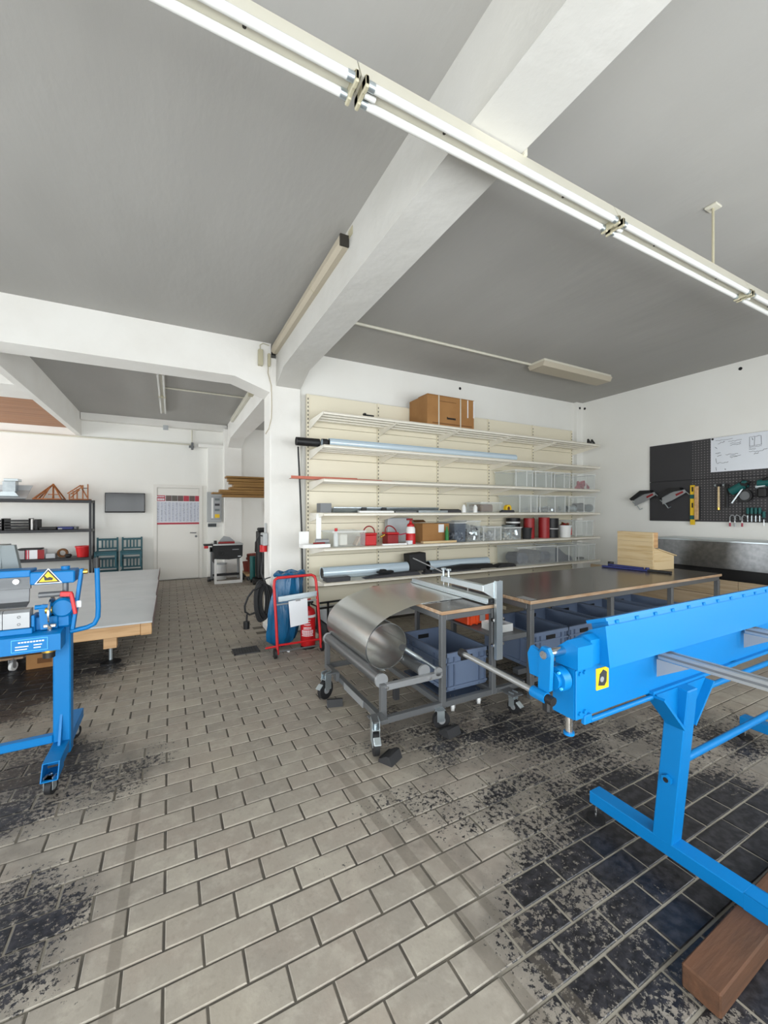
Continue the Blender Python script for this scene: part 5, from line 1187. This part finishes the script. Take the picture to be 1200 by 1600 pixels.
def chair(x, y, z, label):
    t = thing('child_chair', label, 'chair', (x, y, z + .001), 'teal wooden chairs stacked beside the rack')
    m = 'teal'
    if CH: 
        for c in CH[0].children:
            k = bpy.data.objects.new(c.name.split('.')[0], c.data); COL.objects.link(k); k.parent = t
        return t
    CH.append(t); z += .001
    for sx in (-.17, .17):
        part('front_leg', G().box(x + sx - .016, x + sx + .016, y - .17, y - .138, z, z + .29, .003), m, t)
        part('rear_leg', G().box(x + sx - .016, x + sx + .016, y + .138, y + .17, z, z + .58, .003), m, t)
        part('side_rail', G().box(x + sx - .010, x + sx + .010, y - .137, y + .137, z + .10, z + .13), m, t)
    part('seat', G().box(x - .19, x + .19, y - .18, y + .135, z + .291, z + .312, .005), m, t)
    part('back_rail', G().box(x - .153, x + .153, y + .145, y + .165, z + .52, z + .56, .003), m, t); part('back_rail', G().box(x - .153, x + .153, y + .145, y + .165, z + .34, z + .37, .003), m, t)
    for k in range(4): part('slat', G().box(x - .105 + k * .06, x - .078 + k * .06, y + .148, y + .162, z + .371, z + .519), m, t)
    part('front_rail', G().box(x - .153, x + .153, y - .165, y - .143, z + .235, z + .288, .003), m, t)
    return t
CH = []
chair(-1.15, 9.86, 0, 'lower teal wooden chair of the stack next to the rack'); chair(-1.15, 9.86, .395, 'upper teal wooden chair of the stack next to the rack')
chair(-.72, 9.86, 0, 'lower teal wooden chair of the stack below the television'); chair(-.72, 9.86, .395, 'upper teal wooden chair of the stack below the television')

# ------------------------------------------------------------------ fuse box, table saw, boards, pots at the rear column
t = thing('fuse_box', 'grey fuse box with clear door on the rear wall beside the door', 'fuse box', (.87, 9.95, 1.2))
part('box_case', G().box(.72, 1.03, 9.90, 9.978, 1.27, 1.95, .006), 'fusegrey', t)
part('clear_door', G().box(.80, 1.00, 9.889, 9.90, 1.33, 1.86, .003), 'greylite', t)
part('reflection_strip', G().box(.81, .85, 9.885, 9.889, 1.36, 1.82), 'plastic_white', t)
for z0 in (1.76, 1.64, 1.52): part('breaker_row', G().box(.88, .98, 9.884, 9.889, z0, z0 + .05), 'slate' if z0 == 1.64 else 'hoodgrey', t)
part('warning_label', G().box(.88, .98, 9.884, 9.889, 1.37, 1.45), 'yellow', t)
t = thing('socket_strip', 'grey socket strip below the fuse box', 'socket', (.85, 9.96, 1.17)); part('plate', G().box(.74, .92, 9.955, 9.978, 1.16, 1.24, .004), 'hoodgrey', t)
for k in range(4): part('socket', G().box(.75 + k * .042, .782 + k * .042, 9.950, 9.956, 1.175, 1.225), 'slate', t)
ts = thing('table_saw', 'black and silver table saw on a folding white stand', 'table saw', (1.08, 9.15, 0))
part('saw_body', G().prism([(.79, .80), (1.36, .80), (1.355, .56), (1.30, .515), (1.08, .50), (.85, .515), (.795, .43)], 'y', 9.06, 9.5), 'blacksoft', ts)
part('table_plate', G().box(.775, 1.365, 9.02, 9.55, .801, .835, .003), 'alu', ts)
part('crank_wheel', G().lathe([(.03, 9.045), (.06, 9.045), (.06, 9.06), (.03, 9.06), (.03, 9.045)], (.93, 0, .64), 16, 'y'), 'black', ts)
part('front_badge', G().box(1.15, 1.28, 9.055, 9.061, .70, .715), 'greylite', ts); part('front_badge', G().box(1.26, 1.32, 9.055, 9.061, .55, .57), 'paper', ts)
part('blade_guard', G().prism([(.90, .87), (1.22, .87), (1.12, .96), (1.0, .99), (.94, .92)], 'y', 9.22, 9.26), 'greylite', ts)
part('rip_fence', G().box(.88, 1.20, 9.08, 9.14, .836, .875, .004), 'reddark', ts); part('mitre_knob', G().cyl((.82, 9.1, .836), (.82, 9.1, .90), .03, 12), 'black', ts)
part('side_extension', G().box(.60, .774, 9.05, 9.3, .80, .83, .003), 'black', ts); part('red_grip', G().box(.60, .68, 9.03, 9.06, .75, .80, .006), 'red', ts)
for x in (.82, 1.33):
    part('stand_leg', G().box(x - .022, x + .022, 9.04, 9.08, .03, .52, .003), 'plastic_white', ts); part('stand_leg', G().box(x - .022, x + .022, 9.5, 9.54, .03, .52, .003), 'greylite', ts)
part('stand_bar', G().box(.80, 1.35, 9.035, 9.085, .0, .06, .003), 'plastic_white', ts); part('stand_bar', G().box(.80, 1.35, 9.495, 9.545, .10, .15, .003), 'blacksoft', ts)
part('stand_foot', G().box(.70, .77, 9.46, 9.56, 0, .09, .006), 'black', ts); part('side_post', G().box(.735, .77, 9.2, 9.24, .06, .74, .003), 'greysteel', ts); part('transport_wheel', G().cyl((1.37, 9.35, .08), (1.42, 9.35, .08), .08, 18), 'black', ts)
part('post_link', G().box(.72, .80, 9.20, 9.24, .66, .76, .004).box(.70, .80, 9.2, 9.56, .06, .09), 'black', ts)
t = thing('white_canister', 'white plastic canister behind the table saw stand', 'canister', (1.0, 9.7, 0))
part('canister_body', G().cyl((.98, 9.72, .001), (.98, 9.72, .33), .13, 20), 'plastic_white', t); part('canister_lid', G().cyl((.98, 9.72, .331), (.98, 9.72, .36), .135, 20), 'panelgrey', t)
bs = [(.98, 2.190, .035), (1.02, 2.120, .060), (1.05, 2.070, .045), (1.12, 2.010, .055), (1.05, 1.955, .050), (.86, 1.895, .055), (.72, 1.862, .028), (.92, 1.800, .055)]
for k, (x0, zz, hh) in enumerate(bs):
    lab_ = ('topmost', 'second', 'third', 'fourth', 'fifth', 'sixth', 'longest', 'lowest')[k]
    solo('timber_board', G().box(x0, 3.3, 8.62 + .03 * (k % 3), 8.92 - .02 * (k % 2), zz + .0, zz + hh, .003), 'boardwood', '%s brown timber board in the wall stack behind the pillar, counted from its top' % lab_ if k not in (0, 6, 7) else '%s brown timber board in the wall stack behind the pillar' % lab_, 'board', (x0 + 1, 8.77, zz), 'boards stacked on wall brackets')
t = thing('board_bracket', 'steel wall bracket carrying the brown boards', 'bracket', (2.6, 10.1, 1.77))
part('arm', G().box(2.58, 2.62, 8.6, 10.10, 1.735, 1.765), 'greysteel', t); part('upright', G().box(2.58, 2.62, 10.10, 10.15, 1.3, 2.3), 'greysteel', t)
t = thing('wall_socket', 'small beige wall box behind the pillar', 'socket box', (2.15, YB - .03, 1.5)); part('socket_case', G().box(2.05, 2.14, YB - .05, YB, 1.45, 1.75, .005), 'lampaged', t); part('socket_face', G().box(2.065, 2.125, YB - .056, YB - .05, 1.52, 1.68), 'lampcream', t)
t = thing('plant_pot', 'large terracotta plastic pot stack behind the table saw', 'pot', (1.66, 9.4, .14))
z = .141
part('pot_wall', G().lathe([(0, z), (.165, z), (.20, z + .36), (.21, z + .36), (.21, z + .42), (.19, z + .42), (.155, z + .02), (0, z + .02)], (1.70, 9.37, 0)), 'terracotta', t); part('second_rim', G().lathe([(.20, z + .30), (.222, z + .30), (.222, z + .345), (.20, z + .345), (.20, z + .30)], (1.70, 9.37, 0)), 'terracotta', t)
t = thing('small_plant_pot', 'small terracotta plastic pot beside the bigger pot stack', 'pot', (1.44, 9.62, .14)); part('pot_wall', G().lathe([(0, z), (.09, z), (.12, z + .22), (.11, z + .22), (.08, z + .02), (0, z + .02)], (1.57, 9.69, 0)), 'terracotta', t); part('pot_rim', G().lathe([(.118, z + .19), (.13, z + .19), (.13, z + .22), (.11, z + .22), (.11, z + .19)], (1.57, 9.69, 0)), 'terracotta', t)
t = thing('wooden_roller_board', 'small wooden roller board under the terracotta pots', 'dolly', (1.6, 9.5, 0)); part('deck', G().box(1.45, 1.95, 9.15, 9.83, .10, .14, .004), 'pinedark', t)
for x, y in ((1.50, 9.22), (1.88, 9.22), (1.50, 9.76), (1.88, 9.76)): caster(t, x, y, .035, .10, (1, .3), False, 'rubber', 'greysteel', .024)

# ------------------------------------------------------------------ at the pillar: hose reel, power outlet, sack truck, bag, extinguisher
t = thing('power_outlet', 'grey industrial power outlet with red plug on the side of the pillar', 'outlet', (1.05, 5.2, 1.1))
part('outlet_box', G().box(1.01, 1.076, 5.14, 5.30, 1.08, 1.24, .01), 'fusegrey', t); part('red_plug', G().cyl((1.03, 5.22, 1.0), (1.03, 5.22, 1.085), .045, 16), 'red', t)
part('conduit', G().cyl((1.055, 5.2, 1.24), (1.055, 5.2, 1.36), .012, 10), 'fusegrey', t); part('plug_cable', G().tube([(1.03, 5.22, 1.0), (1.02, 5.2, .9), (.99, 5.12, .75), (1.03, 5.06, .62), (1.02, 5.03, .55)], .010, 8), 'black', t)
part('side_loop', G().tube([(1.02, 5.16, 1.2), (.97, 5.16, 1.21), (.93, 5.18, 1.12), (.94, 5.25, 1.0)], .010, 8), 'black', t)
t = thing('vacuum_tower', 'tall black appliance on wheels in the rear room half behind the pillar', 'appliance', (1.70, 8.72, 0))
part('column', G().box(1.59, 1.80, 8.60, 8.85, .12, 1.10, .02), 'black', t); part('green_tank', G().cyl((1.54, 8.92, .08), (1.54, 8.92, .56), .06, 16), 'toolteal', t); part('base', G().box(1.52, 1.86, 8.55, 9.0, .03, .12, .01), 'black', t); part('top_cover', G().box(1.61, 1.78, 8.62, 8.83, 1.10, 1.17, .02), 'blacksoft', t)
part('front_hose', G().tube([(1.62, 8.58, 1.05), (1.60, 8.55, .8), (1.63, 8.55, .45), (1.66, 8.57, .15)], .02, 8), 'blacksoft', t)
for y in (8.62, 8.94): part('wheel', G().cyl((1.50, y, .045), (1.53, y, .045), .044, 16), 'rubber', t)
t = thing('cable_coil', 'thick black extension cable coiled on a hook at the pillar corner', 'cable', (.97, 5.0, .2))
for k in range(6):
    rx, rz = .065 + .004 * (k % 3), .24 - .012 * k; cx_ = .985 + (k - 2.5) * .016; cy_ = 4.965 - .012 * (k % 3)
    part('cable_turn', G().tube([(cx_ + rx * math.cos(a), cy_ + .02 * math.sin(a), .435 + rz * math.sin(a)) for a in [2 * math.pi * j / 24 for j in range(25)]], .0125, 8), 'rubber', t)
part('loose_end', G().tube([(.96, 4.95, .62), (.86, 4.95, .575), (.80, 4.95, .50), (.765, 4.95, .40), (.77, 4.95, .33), (.82, 4.95, .29), (.88, 4.94, .31), (.93, 4.94, .33)], .012, 8), 'rubber', t)
part('plug_drop', G().tube([(.79, 4.95, .30), (.785, 4.95, .21)], .011, 8), 'rubber', t); part('plug', G().cyl((.785, 4.95, .215), (.785, 4.95, .13), .036, 16), 'black', t)
part('hook', G().tube([(1.075, 5.03, .70), (1.02, 4.97, .70), (.99, 4.955, .69)], .008, 8), 'greysteel', t)
tr = thing('sack_truck', 'red tubular sack truck standing before the pillar', 'sack truck', (1.2, 4.2, 0))
part('tube_frame', G().tube([(.968, 4.17, .04), (.957, 4.20, .4), (.945, 4.24, .74), (.955, 4.25, .79), (.985, 4.253, .812), (1.18, 4.253, .815), (1.35, 4.253, .818), (1.385, 4.25, .80), (1.397, 4.24, .75), (1.415, 4.20, .4), (1.432, 4.17, .04)], .0145, 12), 'red', tr)
part('cross_tube', G().cyl((.953, 4.215, .54), (1.408, 4.215, .55), .008, 10), 'greylite', tr); part('lower_tube', G().cyl((.965, 4.18, .13), (1.428, 4.18, .13), .011, 10), 'red', tr)
part('axle', G().cyl((.955, 4.18, .065), (1.445, 4.18, .065), .008, 10), 'greysteel', tr); part('toe_plate', G().box(.99, 1.41, 4.02, 4.165, .012, .02), 'red', tr) if False else part('toe_strut', G().cyl((.86, 4.24, .10), (.965, 4.19, .12), .010, 10), 'red', tr)
for x in (.945, 1.445): part('wheel', G().cyl((x - .012, 4.18, .05), (x + .012, 4.18, .05), .05, 18), 'rubber', tr)
t = thing('galvanised_strip', 'bright galvanised strip laid across the red sack truck', 'metal strip', (1.18, 4.19, .6)); part('strip', G().bar((.975, 4.185, .60), (1.385, 4.185, .625), .02, .055, .003), 'zinc', t); part('fold', G().bar((.975, 4.172, .618), (1.385, 4.172, .645), .004, .02), 'zinc', t)
t = thing('paper_notice', 'white paper sheet hanging from the galvanised strip', 'paper', (1.18, 4.16, .3)); part('sheet', G().prism([(1.075, .575), (1.275, .592), (1.285, .325), (1.098, .305)], 'y', 4.158, 4.162), 'paper', t); part('clip', G().box(1.15, 1.20, 4.154, 4.166, .57, .592), 'greylite', t)
bg = thing('blue_refuse_sack', 'shiny blue plastic refuse sack in the sack truck', 'sack', (1.12, 4.55, 0))
g = G(); n_ = 28; rings = []
for i in range(13):
    v = i / 12; zz = .015 + v * .80
    w = .142 - .01 * v + .03 * math.sin(v * 3.0); w *= (1 - .75 * max(0, (.10 - v) / .10) ** 1.5); cx_ = 1.08 + .10 * v
    rings.append([g.bm.verts.new((cx_ + (w + .02 * math.sin(5 * a + 2 * v) + .010 * math.sin(11 * a + 7 * v)) * math.cos(a), 4.50 + (.7 * w + .018 * math.sin(7 * a + v)) * math.sin(a), zz)) for a in [2 * math.pi * k / n_ for k in range(n_)]])
for A_, B_ in zip(rings, rings[1:]):
    for k in range(n_): g.bm.faces.new((A_[k], A_[(k + 1) % n_], B_[(k + 1) % n_], B_[k]))
g.bm.faces.new(rings[0][::-1]); g.bm.faces.new(rings[-1])
part('sack_body', g, 'bagblue', bg, ang=80)
part('gathered_rim', G().tube([(1.18 + (.155 + .008 * math.sin(9 * a)) * math.cos(a), 4.50 + .115 * math.sin(a), .812 + .012 * math.sin(6 * a)) for a in [2 * math.pi * k / 30 for k in range(31)]], .022, 8), 'bagblue', bg)
fe = thing('fire_extinguisher', 'red fire extinguisher standing beside the blue refuse sack', 'fire extinguisher', (1.345, 4.34, 0))
fx, fy = 1.345, 4.36
part('cylinder', G().lathe([(0, .03), (.078, .03), (.082, .05), (.082, .375), (.07, .42), (.03, .45), (.02, .46)], (fx, fy, 0)), 'red', fe)
part('base_ring', G().lathe([(0, .002), (.08, .002), (.082, .028), (0, .028)], (fx, fy, 0)), 'black', fe)
part('valve', G().cyl((fx, fy, .455), (fx, fy, .49), .02, 12).box(fx - .05, fx + .06, fy - .014, fy + .014, .485, .515, .006), 'black', fe); part('lever', G().bar((fx - .06, fy, .515), (fx + .03, fy, .535), .02, .012), 'red', fe)
part('hose', G().tube([(fx + .03, fy, .48), (fx + .09, fy - .03, .45), (fx + .095, fy - .03, .33), (fx + .09, fy - .02, .2)], .010, 8), 'black', fe)
lb_ = part('label_print', G().lathe([(.0835, .345), (.0838, .345), (.0838, .372), (.0835, .372)], (fx, fy, 0)), 'paper', fe, 'white printed bands of text')
g = G()
for j, (z0, w_) in enumerate(((.32, .05), (.295, .04), (.27, .05), (.24, .06), (.225, .06), (.205, .09), (.192, .09), (.178, .09), (.165, .08), (.15, .09))):
    for k in range(6):
        a = math.radians(-112 + (k - 2.5) * w_ * 170); g.obox((fx + .0832 * math.cos(a), fy + .0832 * math.sin(a), z0), (.002, w_ * .22, .007), (0, 0, a))
part('label_lettering', g, 'paper', fe, kind='stuff')
solo('paper_scrap', G().obox((1.11, 4.30, .014), (.03, .025, .018), (.3, .4, .2), .004), 'paper', 'tiny crumpled white paper scrap on the floor by the sack', 'scrap', (1.11, 4.3, .004))
t = thing('trestle', 'folded black trestle lying behind the coil cart below the shelving', 'trestle', (1.85, 4.5, 0))
for zz in (.40, .46): part('bar', G().bar((1.50, 4.42, zz), (2.35, 4.42, zz + .02), .02, .02), 'black', t)
part('white_tray', G().box(1.62, 2.3, 4.48, 4.8, .18, .34, .01), 'panelgrey', t); part('dark_base', G().box(1.6, 2.35, 4.46, 4.82, .02, .17, .01), 'slate', t)
for x in (1.60, 2.3): part('leg', G().bar((x, 4.42, .0), (x, 4.42, .47), .02, .02), 'black', t)
